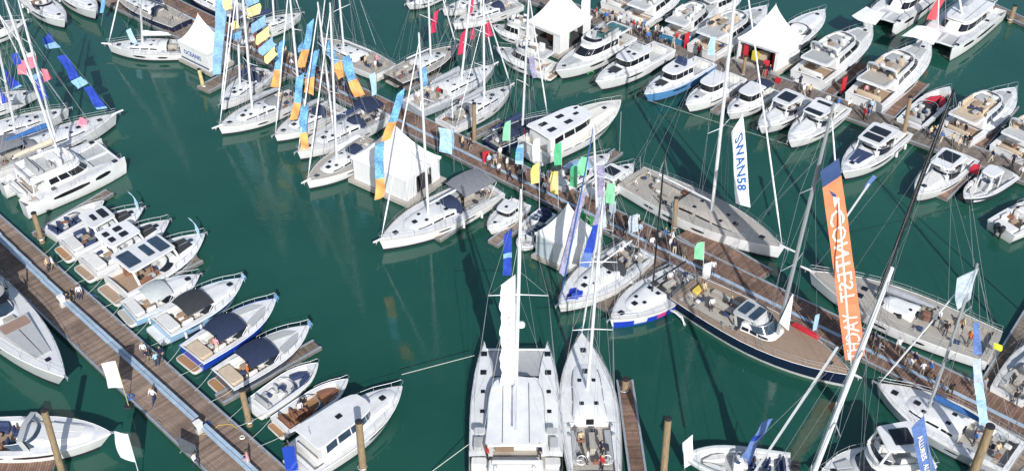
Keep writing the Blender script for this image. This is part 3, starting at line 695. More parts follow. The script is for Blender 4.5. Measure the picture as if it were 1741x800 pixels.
def catamaran(label, bow, stern, W, top=None, group=None, name='catamaran', fly=None, hatches=5, roof=GEL, fs=1.35, net=DECKG, cover=SAILW, mast_m=ALU, boomcol=None, xm=.50, seats=CUSH, plat=TEAK, hullm=GEL, flyseat=CUSG, glass=GLASS, foreglass=GLASSB, sidewin=True, hw_hull=.135, r=.15, boom=.34, rig=True, padm=None, topbim=None, deckm=DECKW, fore=True):
    b = Boat(name, label, bow, stern, W, 'motor', group=group, cat='catamaran', fs=fs, fb=fs + .25); L = b.L; H = W*hw_hull; oy = W/2 - H
    def hwx(x):
        t = x/L; return max(.03, H*(.86 + .14*math.sin(math.pi/2*t/.4) if t < .4 else 1 - ((t-.4)/.6)**2.4))
    def zsx(x): return fs + .25*(x/L)**1.5
    for sd in (1, -1):
        mb = MB(); rings = []
        for i in range(15):
            t = 1 - (1 - i/14)**1.5; x = t*L; w = hwx(x); z = zsx(x); zi = z
            ring = [(x, w, zi), (x, w*.98, z*.55), (x - .02*L*t**4, w*.8, .1), (x - .02*L*t**4, w*.75, -.05), (x, 0, -.5), (x - .02*L*t**4, -w*.75, -.05), (x - .02*L*t**4, -w*.8, .1), (x, -w*.98, z*.55), (x, -w, zi)]
            rings.append([(a, c + sd*oy, d) for a, c, d in ring])
        mb.loft(rings, False, True, False, 0, [0, 0, 1, 1, 1, 1, 0, 0]); h = b.part('hull', mb, [hullm, ANTI], ang=40)
        d = MB(); d.loft([[(x, sd*oy - hwx(x), zsx(x) + .01), (x, sd*oy, zsx(x) + .06), (x, sd*oy + hwx(x), zsx(x) + .01)] for x in [L*(.13 + .87*(1 - (1-i/10)**1.5)) for i in range(11)]], False)
        b.part('side_deck', d, deckm, ang=40)
        st = MB()
        for k in range(3): st.slab(rrect(.035*L + k*.045*L, sd*oy, .05*L + .05, H*1.5, .08), .3, .45 + k*.33, .03)
        b.part('transom_steps', st, GEL); b.part('teak_step', MB().slab(rrect(.03*L, sd*oy, .045*L, H*1.3, .06), .45, .475, .008), plat)
        for k in range(hatches):
            x = L*lerp(.30, .90, k/(max(1, hatches-1))); s_ = .34 if k < hatches - 2 else .5
            b.pad('hatch', rrect(x, sd*oy, s_, s_, .05), zsx(x) + .03, zsx(x) + .12, GLASS, .02)
        if sidewin:
            for x0, x1 in ((.25, .60), (.66, .82)):
                q = MB(); rg = []
                for i in range(5):
                    x = L*lerp(x0, x1, i/4); w = hwx(x)*.99 + .016; e = .12 if i in (0, 4) else 0
                    rg.append([(x, sd*(oy + w), zsx(x)*(.85 - e*.5)), (x, sd*(oy + w), zsx(x)*(.62 + e*.4))])
                q.loft(rg, False); b.part('hull_window', q, glass, h, smooth=False)
        g = MB(); pts = []
        for i in range(7):
            x = L*lerp(.16, .97, i/6); y = sd*(oy + hwx(x) - .08); pts.append((x, y, zsx(x) + .6)); g.tube([(x, y, zsx(x)), (x, y, zsx(x)+.6)], .018, 4)
        g.tube(pts, .014, 4); g.tube([(a, c, d - .3) for a, c, d in pts], .012, 3); b.part('guard_rail', g, STEEL)
    bd = W/2 - H*1.05
    b.part('bridge_deck', MB().slab([(.20*L, -bd), (.70*L, -bd), (.73*L, -bd*.6), (.73*L, bd*.6), (.70*L, bd), (.20*L, bd)], .65, fs + .04, .06), GEL)
    cb = b.part('crossbeam', MB().tube([(.945*L, -oy, fs + .16), (.945*L, oy, fs + .16)], .11, 7), ALU)
    nt = MB(); nx = 10
    for k in (0, 1):
        y0, y1 = (-bd*.94, -.12) if k == 0 else (.12, bd*.94)
        nt.loft([[(lerp(.735, .94, i/4)*L, y0, fs + .06 - .07*math.sin(math.pi*i/4)), (lerp(.735, .94, i/4)*L, (y0+y1)/2, fs + .03 - .10*math.sin(math.pi*i/4)), (lerp(.735, .94, i/4)*L, y1, fs + .06 - .05*math.sin(math.pi*i/4))] for i in range(5)], False)
    b.part('trampoline', nt, net)
    b.part('centre_walkway', MB().box((.84*L, 0, fs + .07), (.22*L, .3, .1), .03), GEL)
    # saloon
    x0, x1 = .26*L, .72*L; z0 = fs; zt = fs + 1.15; ws = W*.335
    o0 = halfoval(x0, x1, ws, ws*.97, 0, .38); o1 = halfoval(x0, x1 - .10*L, ws*.9, ws*.86, 0, .38)
    ho = b.house('saloon', o0, o1, z0, zt, GEL, win=[(2, .1, 2, .95, .35, .85), (3, .05, 3, .95, .35, .85), (4, .05, 6, .5, .3, .85), (6, .6, 8, .3, .3, .85)], glass=glass)
    ol = halfoval(.12*L, x1 - .08*L, ws*.95, ws*.9, 0, .42); full = [(x, -y) for x, y in ol] + [(x, y) for x, y in reversed(ol) if y > .001]
    rf = b.part('roof', MB().slab(full, zt + .03, zt + .16, .06, dz=lambda x, y: .1*(1 - (y/ws)**2)), roof, ho)
    for sd in (1, -1):
        b.part('roof_seam', MB().tube([(.14*L, sd*ws*.42, zt + .25), (.58*L, sd*ws*.42, zt + .25)], .03, 4), ANTIG, rf)
        b.part('pillar', MB().tube([(.14*L, sd*ws*.85, fs), (.15*L, sd*ws*.85, zt + .05)], .06, 6), GEL, rf)
    # cockpit
    b.part('cockpit_floor', MB().slab(rrect(.17*L, 0, .2*L, W*.62, .1), fs - .45, fs - .38, .02), TEAKG)
    b.part('aft_beam', MB().slab(rrect(.075*L, 0, .07*L, W - 3.2*H, .1), fs - .5, fs + .02, .06), GEL)
    b.seat(.10*L, 0, .06*L, W*.5, fs - .4, seats, 'aft', 'cockpit_sofa')
    b.part('cockpit_table', MB().slab(rrect(.185*L, W*.12, .08*L, W*.2, .06), fs + .2, fs + .28, .02), TEAK)
    q = MB()
    for sd in (1, -1): q.tube([(.07*L, sd*W*.2, fs), (.0, sd*W*.2, fs + .75), (-.05*L, sd*W*.2, fs + .6)], .05, 5)
    q.tube([(.0, -W*.22, fs+.76), (.0, W*.22, fs+.76)], .045, 5); b.part('davit', q, GEL)
    if fly:
        z = zt + .2
        b.part('flybridge_floor', MB().slab(rrect(.36*L, 0, .28*L, ws*1.5, .3), z, z + .08, .02), DECKG)
        b.seat(.26*L, 0, .6, ws*1.3, z + .08, flyseat, 'aft', 'flybridge_sofa'); b.seat(.38*L, -ws*.4, .5, .9, z + .08, flyseat, 'aft', 'helm_seat')
        b.part('helm_console', MB().slab(rrect(.45*L, -ws*.4, .45, 1.0, .1), z + .06, z + .8, .06), GEL); b.pad('sun_pad', rrect(.45*L, ws*.35, .09*L, ws*.7, .15), z + .08, z + .35, CUSH)
        q = MB(); q.loft([[(x*.88 + .04*L, y*.93, zz) for x, y in full] for zz in (z, z + .42)], True); q.loft([[(x*.88 + .04*L, y*.9, zz) for x, y in full] for zz in (z + .42, z)], True); b.part('flybridge_coaming', q, GEL)
        if topbim: canopy(b, .20*L, .44*L, ws*.75, z + 1.9, topbim, zd=z + .4)
    if padm: b.pad('sun_pad', rrect(.60*L, 0, .1*L, ws*1.0, .2), zt - .35, zt - .1, padm)
    if rig: b.mast = sail_rig(b, top or 1.45*L, xm, zt + .2, mast_m, r, boom, cover, fore, SAILW, False, 1, bow_x=.945*L, boom_z=.9 if not fly else 2.0, shroud=True)
    return b

# ---------------------------------------------------------------- pontoons
def axes(a, b):
    d = (b - a); L = d.length; u = d / L; return L, u, Vector((-u.y, u.x, 0))
def pontoon(name, a, b, w, pitch=.22, m=PLANKA, z=.5, kerb=True, label=None, single=False, floats=True, gap=.03, cat='pontoon', group=None, struct=False, joint=7.5):
    a = a.copy(); b = b.copy(); a.z = b.z = 0
    L, u, v = axes(a, b); root = empty(name, a, math.atan2(u.y, u.x))
    if struct: tag(root, kind='structure')
    else: tag(root, label, cat, group)
    fr = MB(); fr.box((L/2, 0, z - .21), (L - .02, w - .06, .26), .03); fr.build('frame', CONC, root)
    n = int(L / pitch)
    if single:
        pm = MB().box((0, 0, 0), (pitch - gap, w, .06), .012); first = None
        for i in range(n):
            if first is None: first = pm.build('plank', m, root, smooth=False); o = first
            else: o = obj('plank', first.data, root)
            o.location = ((i + .5)*pitch + random.uniform(-.006, .006), random.uniform(-.012, .012), z - .03 + random.uniform(-.006, .006)); o.rotation_euler = (random.uniform(-.003, .003), 0, random.uniform(-.002, .002))
    else:
        pm = MB(); tn = []; base = 1
        for i in range(n):
            if int(i*pitch/joint) != int((i-1)*pitch/joint): base = random.uniform(.82, 1.12)
            pm.box(((i + .5)*pitch, random.uniform(-.015, .015), z - .03 + random.uniform(-.005, .005)), (pitch - gap, w, .06), .01)
            t = base*random.uniform(.72, 1.18); tn += [t]*(len(pm.v) - len(tn))
        pm.tone = tn; pm.build('planking', m, root, smooth=False, kind='stuff')
    if kerb:
        for sd in (1, -1): MB().box((L/2, sd*(w/2 - .09), z + .03), (L - .05, .17, .09), .02).build('kerb', KERB, root)
    if floats:
        for i in range(max(1, int(L/6))): MB().box(((i + .5)*L/max(1, int(L/6)), 0, -.05), (3.6, w*.82, .5), .06).build('float', CONC, root)
    return root
def cleat(a, z=.56, rz=0, label=None):
    q = MB(); q.tube([(-.22, 0, .14), (-.1, 0, .12), (.1, 0, .12), (.22, 0, .14)], [.02, .035, .035, .02], 5); q.tube([(-.07, 0, 0), (-.07, 0, .12)], .03, 5); q.tube([(.07, 0, 0), (.07, 0, .12)], .03, 5)
    return q
def pile(label, base, top, r=.24, m=PILE, group='mooring piles', capm=RUBK, cat='pile'):
    g = P(*base, 0); t = PV(top[0], top[1], g); root = empty('mooring_pile', g); tag(root, label, cat, group); d = t - g
    mb = MB(); n = 9; rings = []
    for i in range(n):
        f = i/(n-1); c = Vector((0, 0, -1.2)).lerp(d, f); rr = r*(1.06 - .12*f)*random.uniform(.96, 1.04)
        rings.append([(c.x + rr*math.cos(k*.5236), c.y + rr*math.sin(k*.5236), c.z) for k in range(12)])
    mb.loft(rings, True, False, True); mb.build('post', m, root)
    MB().tube([d - Vector((0, 0, .02)), d + Vector((0, 0, .05)), d + Vector((0, 0, .12))], [r*1.04, r*1.04, r*.5], 12).build('cap', capm, root)
    q = MB(); q.tube([(r*1.25*math.cos(k*.785), r*1.25*math.sin(k*.785), .5) for k in range(8)], .05, 5, closed=True); q.build('pile_guide', STEEL, root)
    return root

# ---------------------------------------------------------------- marquee tents
def marquee(label, l, f, r, peak=2.3, eave=2.5, deckz=.5, open_left=False, open_right=False, text=None, plat=True, stripe=None, platm=PLANKB, interior=(), clear=(), wide=False):
    Lp, F, Rp = P(*l, deckz), P(*f, deckz), P(*r, deckz)
    for q in (Lp, F, Rp): q.z = 0
    e1 = Lp - F; e2 = Rp - F; root = empty('marquee_tent', F); tag(root, label, 'tent', 'white marquee tents')
    def pt(a, b, z): q = e1*a + e2*b; return (q.x, q.y, z)
    if plat:
        mb = MB(); k = .08
        mb.loft([[pt(-k, -k, z), pt(1+k, -k, z), pt(1+k, 1+k, z), pt(-k, 1+k, z)] for z in (.12, deckz)], True, True, True); mb.build('platform', platm if platm is not PLANKB else TEAKG, root, smooth=False)
    ze = deckz + eave
    mb = MB(); n = 8; rings = []
    for i in range(n+1):
        t = i/n; k = 1 - t; z = ze + peak*(t**1.7*.72 + t*.28); e = .03*(1-t)
        ring = []
        for (a0, b0), (a1, b1) in (((0, 0), (1, 0)), ((1, 0), (1, 1)), ((1, 1), (0, 1)), ((0, 1), (0, 0))):
            for s_ in (0, .25, .5, .75):
                a = lerp(a0, a1, s_); b = lerp(b0, b1, s_); sag = -.10*math.sin(math.pi*s_)*math.sin(math.pi*min(1, t*1.2))
                kk = max(.015, k*(1 + e)); ring.append(pt(.5 + (a-.5)*kk*1.02, .5 + (b-.5)*kk*1.02, z + sag))
        rings.append(ring)
    mb.loft([[(x, y, z - .22) for x, y, z in rings[0]]] + rings, True, False, True); rf = mb.build('roof', PVC, root, ang=32)
    for (ca, cb) in ((0, 0), (1, 0), (1, 1), (0, 1)):
        hp = []
        for i in range(n + 1):
            t = i/n; kk = max(.015, (1 - t)*(1 + .03*(1-t))); hp.append(pt(.5 + (ca - .5)*kk*1.03, .5 + (cb - .5)*kk*1.03, ze + peak*(t**1.7*.72 + t*.28) + .02))
        MB().tube(hp, .025, 4).build('hip_seam', RUBW, rf)
    for s_ in (.33, .67):
        for (pa, pb) in ((lambda q: (q, 0)), (lambda q: (0, q))), :
            for fn in (pa, pb):
                hp = []
                for i in range(n):
                    t = i/n; kk = (1 - t)*(1 + .03*(1-t)); a_, b_ = fn(s_); sag = -.10*math.sin(math.pi*s_)*math.sin(math.pi*min(1, t*1.2)); hp.append(pt(.5 + (a_-.5)*kk*1.02, .5 + (b_-.5)*kk*1.02, ze + peak*(t**1.7*.72 + t*.28) + sag + .012))
                MB().tube(hp, .012, 3).build('panel_seam', CUSG, rf)
    tp = pt(.5, .5, ze + peak); MB().tube([tp, (tp[0], tp[1], tp[2] + .25)], [.06, .03], 6).build('finial', ALU, rf)
    for a, b in ((0, 0), (1, 0), (0, 1), (1, 1)): q = pt(.01 + a*.98, .01 + b*.98, deckz); MB().tube([q, (q[0], q[1], ze)], .06, 6).build('leg', ALU, root)
    def wall(p0, p1, mm, a0=0., a1=1., z0=deckz + .02, z1=ze - .15, inset=.0):
        mb = MB(); n = 16; rg = []
        nrm = Vector((p1[1]-p0[1], p0[0]-p1[0], 0)).normalized()
        for i in range(n+1):
            s_ = lerp(a0, a1, i/n); x = lerp(p0[0], p1[0], s_); y = lerp(p0[1], p1[1], s_); w = .035*math.sin(i*2.4) - inset
            rg.append([(x + nrm.x*w*.3, y + nrm.y*w*.3, z1), (x + nrm.x*w, y + nrm.y*w, z0)])
        mb.loft(rg, False); return mb.build('wall_panel', mm, root, ang=60)
    c = {k: pt(*v, 0) for k, v in dict(F=(0, 0), L=(1, 0), B=(1, 1), R=(0, 1)).items()}
    if open_left and wide: wall(c['L'], c['F'], PVC, 0, .05); wall(c['L'], c['F'], PVC, .93, 1); wall(c['L'], c['F'], PVCS, .05, .93, ze - .45)
    elif open_left: wall(c['L'], c['F'], PVC, 0, .2); wall(c['L'], c['F'], PVC, .8, 1); wall(c['L'], c['F'], PVC, .2, .8, ze - .5)
    else:
        for a0, a1 in ((0, .5), (.5, 1)): wall(c['L'], c['F'], clear[0] if clear and a0 == 0 else PVC, a0, a1)
    if open_right: wall(c['F'], c['R'], PVC, 0, .3); wall(c['F'], c['R'], PVC, .75, 1); wall(c['F'], c['R'], PVC, .3, .75, ze - .5)
    else:
        for a0, a1 in ((0, .5), (.5, 1)): wall(c['F'], c['R'], PVC, a0, a1)
    for p in (('R', 'B'), ('B', 'L')): wall(c[p[0]], c[p[1]], PVC)
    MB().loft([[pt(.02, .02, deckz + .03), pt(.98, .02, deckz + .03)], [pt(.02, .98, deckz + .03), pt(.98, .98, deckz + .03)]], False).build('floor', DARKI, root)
    for (a, b, sx, sy, h, m_) in interior:
        q = pt(a, b, 0); MB().box((q[0], q[1], deckz + h/2 + .04), (sx, sy, h), .03, math.atan2(e1.y, e1.x)).build('display_stand', m_, root)
    if stripe:
        for p in (('L', 'F'),):
            p0, p1 = c[p[0]], c[p[1]]; nrm = Vector((p1[1]-p0[1], p0[0]-p1[0], 0)).normalized()*.06
            nrm = nrm if nrm.y < 0 else -nrm
            MB().add([(p0[0]+nrm.x, p0[1]+nrm.y, deckz+.25), (p1[0]+nrm.x, p1[1]+nrm.y, deckz+.25), (p1[0]+nrm.x, p1[1]+nrm.y, deckz+.5), (p0[0]+nrm.x, p0[1]+nrm.y, deckz+.5)], [(0, 1, 2, 3)]).build('base_stripe', stripe, root, smooth=False)
    if text:
        v, fcs = glyphs(text[0]); w_ = max(q[0] for q in v); hgt = max(q[1] for q in v)
        p0, p1 = Vector(c['L']), Vector(c['F']); nrm = Vector((p1.y-p0.y, p0.x-p1.x, 0)).normalized()*.07; nrm = nrm if nrm.y < 0 else -nrm
        l_ = (p1-p0).length; k = l_*.62/w_
        vv = []
        for x, y, z in v: q = p0.lerp(p1, .14 + x*k/l_) + nrm; vv.append((q.x, q.y, deckz + 1.05 + y*k))
        MB().add(vv, fcs).build('lettering', text[1], root, smooth=False)
    return root

# ---------------------------------------------------------------- flags and banners (cloth between four corners)
def cloth(name, label, A, B, Cc, D, bands, wave=.12, nu=5, nv=22, cat='banner', group=None, text=None, spar=None, ph=None, flag_parent=None, thick=.012, sway=.12, rag=0., bold=.018):
    # A,B upper corners, D,C lower corners (A-D one edge, B-C the other); bands [(v0,v1,material)...]
    ph = random.uniform(0, 6) if ph is None else ph
    nrm = (B - A).cross(D - A); nrm = nrm.normalized(); to = Vector((0, 0, CAMH)) - A
    if nrm.dot(to) < 0: nrm = -nrm
    Lw = (D - A).length; org = A.copy()
    def S(u, v, off=0):
        p = A.lerp(B, u).lerp(D.lerp(Cc, u), v)
        d = wave*math.sin(v*Lw*1.1 + ph + u*1.6)*(.35 + .65*u) + wave*.5*math.sin(v*Lw*2.7 + ph*2 - u*2.2)
        sd_ = (B - A)*(sway*math.sin(v*4.2 + ph*1.7)*(.4 + .6*v) + rag*(1 - u)*(math.sin(v*23 + ph) + .7*math.sin(v*51 + 2*ph)))
        return p + nrm*(d + off) + sd_ - org
    mats = []; [mats.append(m) for _, _, m in bands if m not in mats]
    mb = MB(); vsl = sorted(set([round(i/nv, 4) for i in range(nv+1)] + [round(b[0], 4) for b in bands] + [round(b[1], 4) for b in bands]))
    rows = [[S(i/nu, v) for i in range(nu+1)] for v in vsl]
    for a in range(len(vsl)-1):
        vm = (vsl[a] + vsl[a+1])/2; mi = None
        for v0, v1, m in bands:
            if v0 <= vm <= v1: mi = mats.index(m)
        if mi is None: continue
        mb.loft([rows[a], rows[a+1]], False, m=mi); mb.loft([[q - nrm*thick for q in rows[a+1]], [q - nrm*thick for q in rows[a]]], False, m=mi)
    o = mb.build(name, mats, None, ang=80); o.location = org; tag(o, label, cat, group)
    if text:
        for (s_, v0, v1, u0, u1, m, mirror) in text:
            gv, gf = glyphs(s_, 1.0, bold); x0 = min(q[0] for q in gv); x1 = max(q[0] for q in gv); y0 = min(q[1] for q in gv); y1 = max(q[1] for q in gv)
            vv = []
            for x, y, z in gv:
                fx = (x-x0)/(x1-x0); fy = (y-y0)/(y1-y0)
                vv.append(S(lerp(u0, u1, (1 - fy) if mirror else fy), lerp(v0, v1, fx), .035))
            MB().add(vv, gf).build('lettering', m, o, smooth=False)
    if spar:
        mb = MB(); mb.tube([q - org for q in spar], .03, 5); mb.build('halyard' if len(spar) == 2 else 'pole', WIRE, o)
    return o, S
def flagpole(label, base, top, w, h, m, side=1, group='feather flags on the pontoons', z=.5, band=None, text=None, taper=.75, poleM=ALU, lean=None, cut=.08):
    g = P(*base, z); t = PV(top[0], top[1], g); root = empty('feather_flag', g); tag(root, label, 'flag', group)
    d = t - g; mb = MB(); mb.tube([(0, 0, 0), d*.6, d], [.035, .028, .015], 6); mb.build('pole', poleM, root)
    MB().box((0, 0, .06), (.6, .6, .1), .03).build('base', RUBK, root)
    ang = random.uniform(-.5, .3); ax = Vector((math.cos(ang)*side, math.sin(ang)*side, 0)); mats = [m] + ([band] if band else [])
    mb = MB(); n = 12; nu = 4; ph = random.uniform(0, 6); nrm = Vector((-ax.y, ax.x, 0)); H = d.length; dn = d.normalized()
    rows = []
    for i in range(n+1):
        v = i/n; row = []
        for j in range(nu+1):
            u = j/nu; topd = h*(cut*u**1.3); zz = H*.985 - topd - (h - topd)*v
            ww = w*(taper + (1-taper)*min(1, v*3)); row.append(dn*zz + ax*(.03 + u*ww) + nrm*(.09*math.sin(v*5 + u*3 + ph)*u))
        rows.append(row)
    for i in range(n): mb.loft([rows[i], rows[i+1]], False, m=1 if band and (i < n*.12 or i > n*.8) else 0)
    mb.build('flag_cloth', mats, root, ang=80)
    if text:
        gv, gf = glyphs(text[0]); x1 = max(q[0] for q in gv); y1 = max(q[1] for q in gv); vv = []
        off = nrm*(.11 if nrm.y < 0 else -.11)
        for x, y, z in gv: q = dn*(H*.985 - h*(.2 + .65*x/x1)) + ax*(.03 + w*(.25 + .5*y/y1)) + off; vv.append(q)
        MB().add(vv, gf).build('lettering', text[1], root, smooth=False)
    return root

# ---------------------------------------------------------------- people: one skinned body per pose, recoloured
def body(kind):
    J = {'pelvis': (0, 0, .95, .13), 'waist': (0, 0, 1.10, .125), 'chest': (.01, 0, 1.34, .155), 'neck': (.02, 0, 1.50, .06), 'head': (.04, 0, 1.62, .095), 'crown': (.03, 0, 1.74, .075)}
    def leg(s, f, bend=0): return {'hip': (0, s*.10, .90, .095), 'knee': (f*.5 + bend, s*.11, .50, .065), 'ankle': (f - .03, s*.11, .09, .045), 'toe': (f + .15, s*.13, .04, .04)}
    def arm(s, f, b=0): return {'sho': (0, s*.19, 1.42, .06), 'elb': (f*.5 - .02, s*.25, 1.14, .045), 'wri': (f + b, s*.24, .93 + abs(b)*.6, .035), 'hand': (f + b*1.3 + .03, s*.23, .83 + abs(b)*.75, .045)}
    if kind == 'stand': lg = (leg(1, .02), leg(-1, -.02)); ar = (arm(1, .03), arm(-1, .06))
    elif kind == 'walk': lg = (leg(1, .28, .05), leg(-1, -.26, .06)); ar = (arm(1, -.18), arm(-1, .20))
    elif kind == 'point': lg = (leg(1, .05), leg(-1, -.06)); ar = (arm(1, .12, .22), arm(-1, .1, .25))
    else:
        lg = tuple({'hip': (.05, s*.10, .92, .10), 'knee': (.46, s*.13, .93, .07), 'ankle': (.48, s*.13, .50, .05), 'toe': (.64, s*.14, .46, .04)} for s in (1, -1)); ar = tuple({'sho': (0, s*.19, 1.42, .06), 'elb': (.08, s*.26, 1.16, .045), 'wri': (.30, s*.20, 1.05, .035), 'hand': (.38, s*.18, 1.03, .045)} for s in (1, -1))
    vs_, rs, ed, seg = [], [], [], []
    idx = {}
    def av(k, q): idx[k] = len(vs_); vs_.append(q[:3]); rs.append(q[3])
    for k in ('pelvis', 'waist', 'chest', 'neck', 'head', 'crown'): av(k, J[k])
    for a, b_ in zip(('pelvis', 'waist', 'chest', 'neck', 'head'), ('waist', 'chest', 'neck', 'head', 'crown')): ed.append((idx[a], idx[b_]))
    for n_, (l, a) in enumerate(zip(lg, ar)):
        pr = 'pelvis'
        for k in ('hip', 'knee', 'ankle', 'toe'): av(k + str(n_), l[k]); ed.append((idx[pr], idx[k + str(n_)])); pr = k + str(n_)
        pr = 'chest'
        for k in ('sho', 'elb', 'wri', 'hand'): av(k + str(n_), a[k]); ed.append((idx[pr], idx[k + str(n_)])); pr = k + str(n_)
    me = bpy.data.meshes.new('body'); me.from_pydata(vs_, ed, []); o = bpy.data.objects.new('body', me); COL.objects.link(o)
    sk = o.modifiers.new('skin', 'SKIN'); sk.use_smooth_shade = True
    sv = me.skin_vertices[0].data
    for i, r_ in enumerate(rs): sv[i].radius = (r_, r_)
    sv[0].use_root = True
    sv[idx['chest']].radius = (.19, .12); sv[idx['waist']].radius = (.15, .11); sv[idx['pelvis']].radius = (.16, .12)
    o.modifiers.new('sub', 'SUBSURF').levels = 1
    dg = bpy.context.evaluated_depsgraph_get(); out = bpy.data.meshes.new_from_object(o.evaluated_get(dg)); out.name = 'person_' + kind
    bpy.data.objects.remove(o)
    for _ in range(4): out.materials.append(None)
    hands = [Vector(vs_[idx[k]]) for k in ('hand0', 'hand1', 'wri0', 'wri1')]; feet = [Vector(vs_[idx[k]]) for k in ('ankle0', 'ankle1', 'toe0', 'toe1', 'knee0', 'knee1')]
    for p in out.polygons:
        c = p.center; m = 0
        if c.z > 1.51: m = 3 if (c.z > 1.68 or c.x < .0) else 2
        elif min((c - h).length for h in hands) < .12: m = 2
        elif c.z < .98 or (kind == 'sit' and c.x > .18 and abs(c.y) < .22 and c.z < 1.0): m = 1
        p.material_index = m; p.use_smooth = True
    return out
BODIES = {}
SHIRT = {'white': 'e8e8ea', 'navy': '1b2440', 'blue': '3d6fb5', 'red': 'b52a30', 'black': '1a1a1e', 'grey': '8a8d92', 'pale blue': 'a9c4de', 'green': '3c7a4a', 'orange': 'd8702a', 'pink': 'd99aa5', 'beige': 'cdb896', 'yellow': 'd9c04a'}
TROU = ['20242e', '35383f', '8d8270', 'c9bfa8', '2c3a55', '5a5d63', '3a4a68']
HAIR = ['2a1d14', '4a3522', '1a1512', '7a6a55', '8f8a84', 'b59a68']
def person(pos, shirt, label, pose=None, rz=None, group=None, k=None, trou=None):
    pose = pose or random.choice(['stand', 'stand', 'walk', 'walk', 'point'])
    if pose not in BODIES: BODIES[pose] = body(pose)
    o = obj('person', BODIES[pose]); o.location = pos; o.rotation_euler = (0, 0, random.uniform(0, 6.28) if rz is None else rz)
    k = k or random.uniform(.88, 1.0); o.scale = (k*1.05, k*1.05, k)
    for i, m in enumerate((paint(SHIRT[shirt], .8, 'garment', 0), paint(trou or random.choice(TROU), .8, 'garment', 0), SKIN, paint(random.choice(HAIR), .7, 'hair', 0))):
        o.material_slots[i].link = 'OBJECT'; o.material_slots[i].material = m
    tag(o, label, 'person', group); return o

# ================================================================ THE SETTING
def make_water():
    m = bpy.data.materials.new('harbour_water'); m.use_nodes = True; n = m.node_tree.nodes; l = m.node_tree.links; b = n['Principled BSDF']
    b.inputs['Roughness'].default_value = .05; b.inputs['IOR'].default_value = 1.33; b.inputs['Specular IOR Level'].default_value = .95
    tc = n.new('ShaderNodeTexCoord')
    def noise(sc, det, rough=.6, st=None):
        x = n.new('ShaderNodeTexNoise'); x.inputs['Scale'].default_value = sc; x.inputs['Detail'].default_value = det; x.inputs['Roughness'].default_value = rough
        if st:
            mp = n.new('ShaderNodeMapping'); mp.inputs['Scale'].default_value = st; l.new(tc.outputs['Object'], mp.inputs[0]); l.new(mp.outputs[0], x.inputs[0])
        else: l.new(tc.outputs['Object'], x.inputs[0])
        return x
    big = noise(.035, 4); mr = n.new('ShaderNodeMapRange'); mr.inputs[1].default_value = .35; mr.inputs[2].default_value = .65; l.new(big.outputs[0], mr.inputs[0])
    mx = n.new('ShaderNodeMix'); mx.data_type = 'RGBA'; mx.inputs[6].default_value = (.009, .064, .045, 1); mx.inputs[7].default_value = (.016, .086, .060, 1)
    l.new(mr.outputs[0], mx.inputs[0]); l.new(mx.outputs[2], b.inputs['Base Color'])
    r1 = noise(.9, 4, .6, (1, 1.6, 1)); r2 = noise(3.5, 3, .6)
    ad = n.new('ShaderNodeMath'); ad.operation = 'MULTIPLY_ADD'; ad.inputs[1].default_value = .3; l.new(r2.outputs[0], ad.inputs[0]); l.new(r1.outputs[0], ad.inputs[2])
    wind = noise(.05, 3, .6, (1, 2.2, 1)); wr = n.new('ShaderNodeMapRange'); wr.inputs[1].default_value = .4; wr.inputs[2].default_value = .62; wr.inputs[3].default_value = .35; wr.inputs[4].default_value = 1.5; l.new(wind.outputs[0], wr.inputs[0])
    wm = n.new('ShaderNodeMath'); wm.operation = 'MULTIPLY'; l.new(ad.outputs[0], wm.inputs[0]); l.new(wr.outputs[0], wm.inputs[1]); ad = wm
    bp = n.new('ShaderNodeBump'); bp.inputs['Strength'].default_value = .07; bp.inputs['Distance'].default_value = .25
    l.new(ad.outputs[0], bp.inputs['Height']); l.new(bp.outputs[0], b.inputs['Normal'])
    w = MB().add([(-3000, -500, 0), (3000, -500, 0), (3000, 5500, 0), (-3000, 5500, 0)], [(0, 1, 2, 3)]).build('water', m, None, smooth=False); tag(w, kind='structure')
make_water()

def strip(e0, e1, o0, z=.5):                      # edge line through two photo points and one point of the far edge -> axis, width
    a, b, c = P(*e0, z), P(*e1, z), P(*o0, z); L, u, v = axes(a, b); d = (c - a).dot(v)
    return a + v*d/2, u, v, abs(d)
# left pontoon
A1, U1, V1, W1 = strip((0, 364), (482, 790), (205, 664)); s0 = (P(-30, 330, .5) - A1).dot(U1) - 8; s1 = (P(470, 800, .5) - A1).dot(U1) + 6
PON1 = pontoon('pontoon', A1 + U1*s0, A1 + U1*s1, W1, .24, PLANK, label='wide brown plank pontoon with kerbs crossing the lower left corner', single=True)
def on1(px, py, z=.52): return P(px, py, z)
# middle pontoon
A2, U2, V2, W2 = strip((834, 298), (1738, 746), (773, 224)); t0 = (P(395, 22, .5) - A2).dot(U2) - 14; t1 = (P(1738, 735, .5) - A2).dot(U2) + 14
PON2 = pontoon('pontoon', A2 + U2*t0, A2 + U2*t1, W2, .24, PLANKR, label='long red brown plank pontoon running diagonally through the middle of the marina')
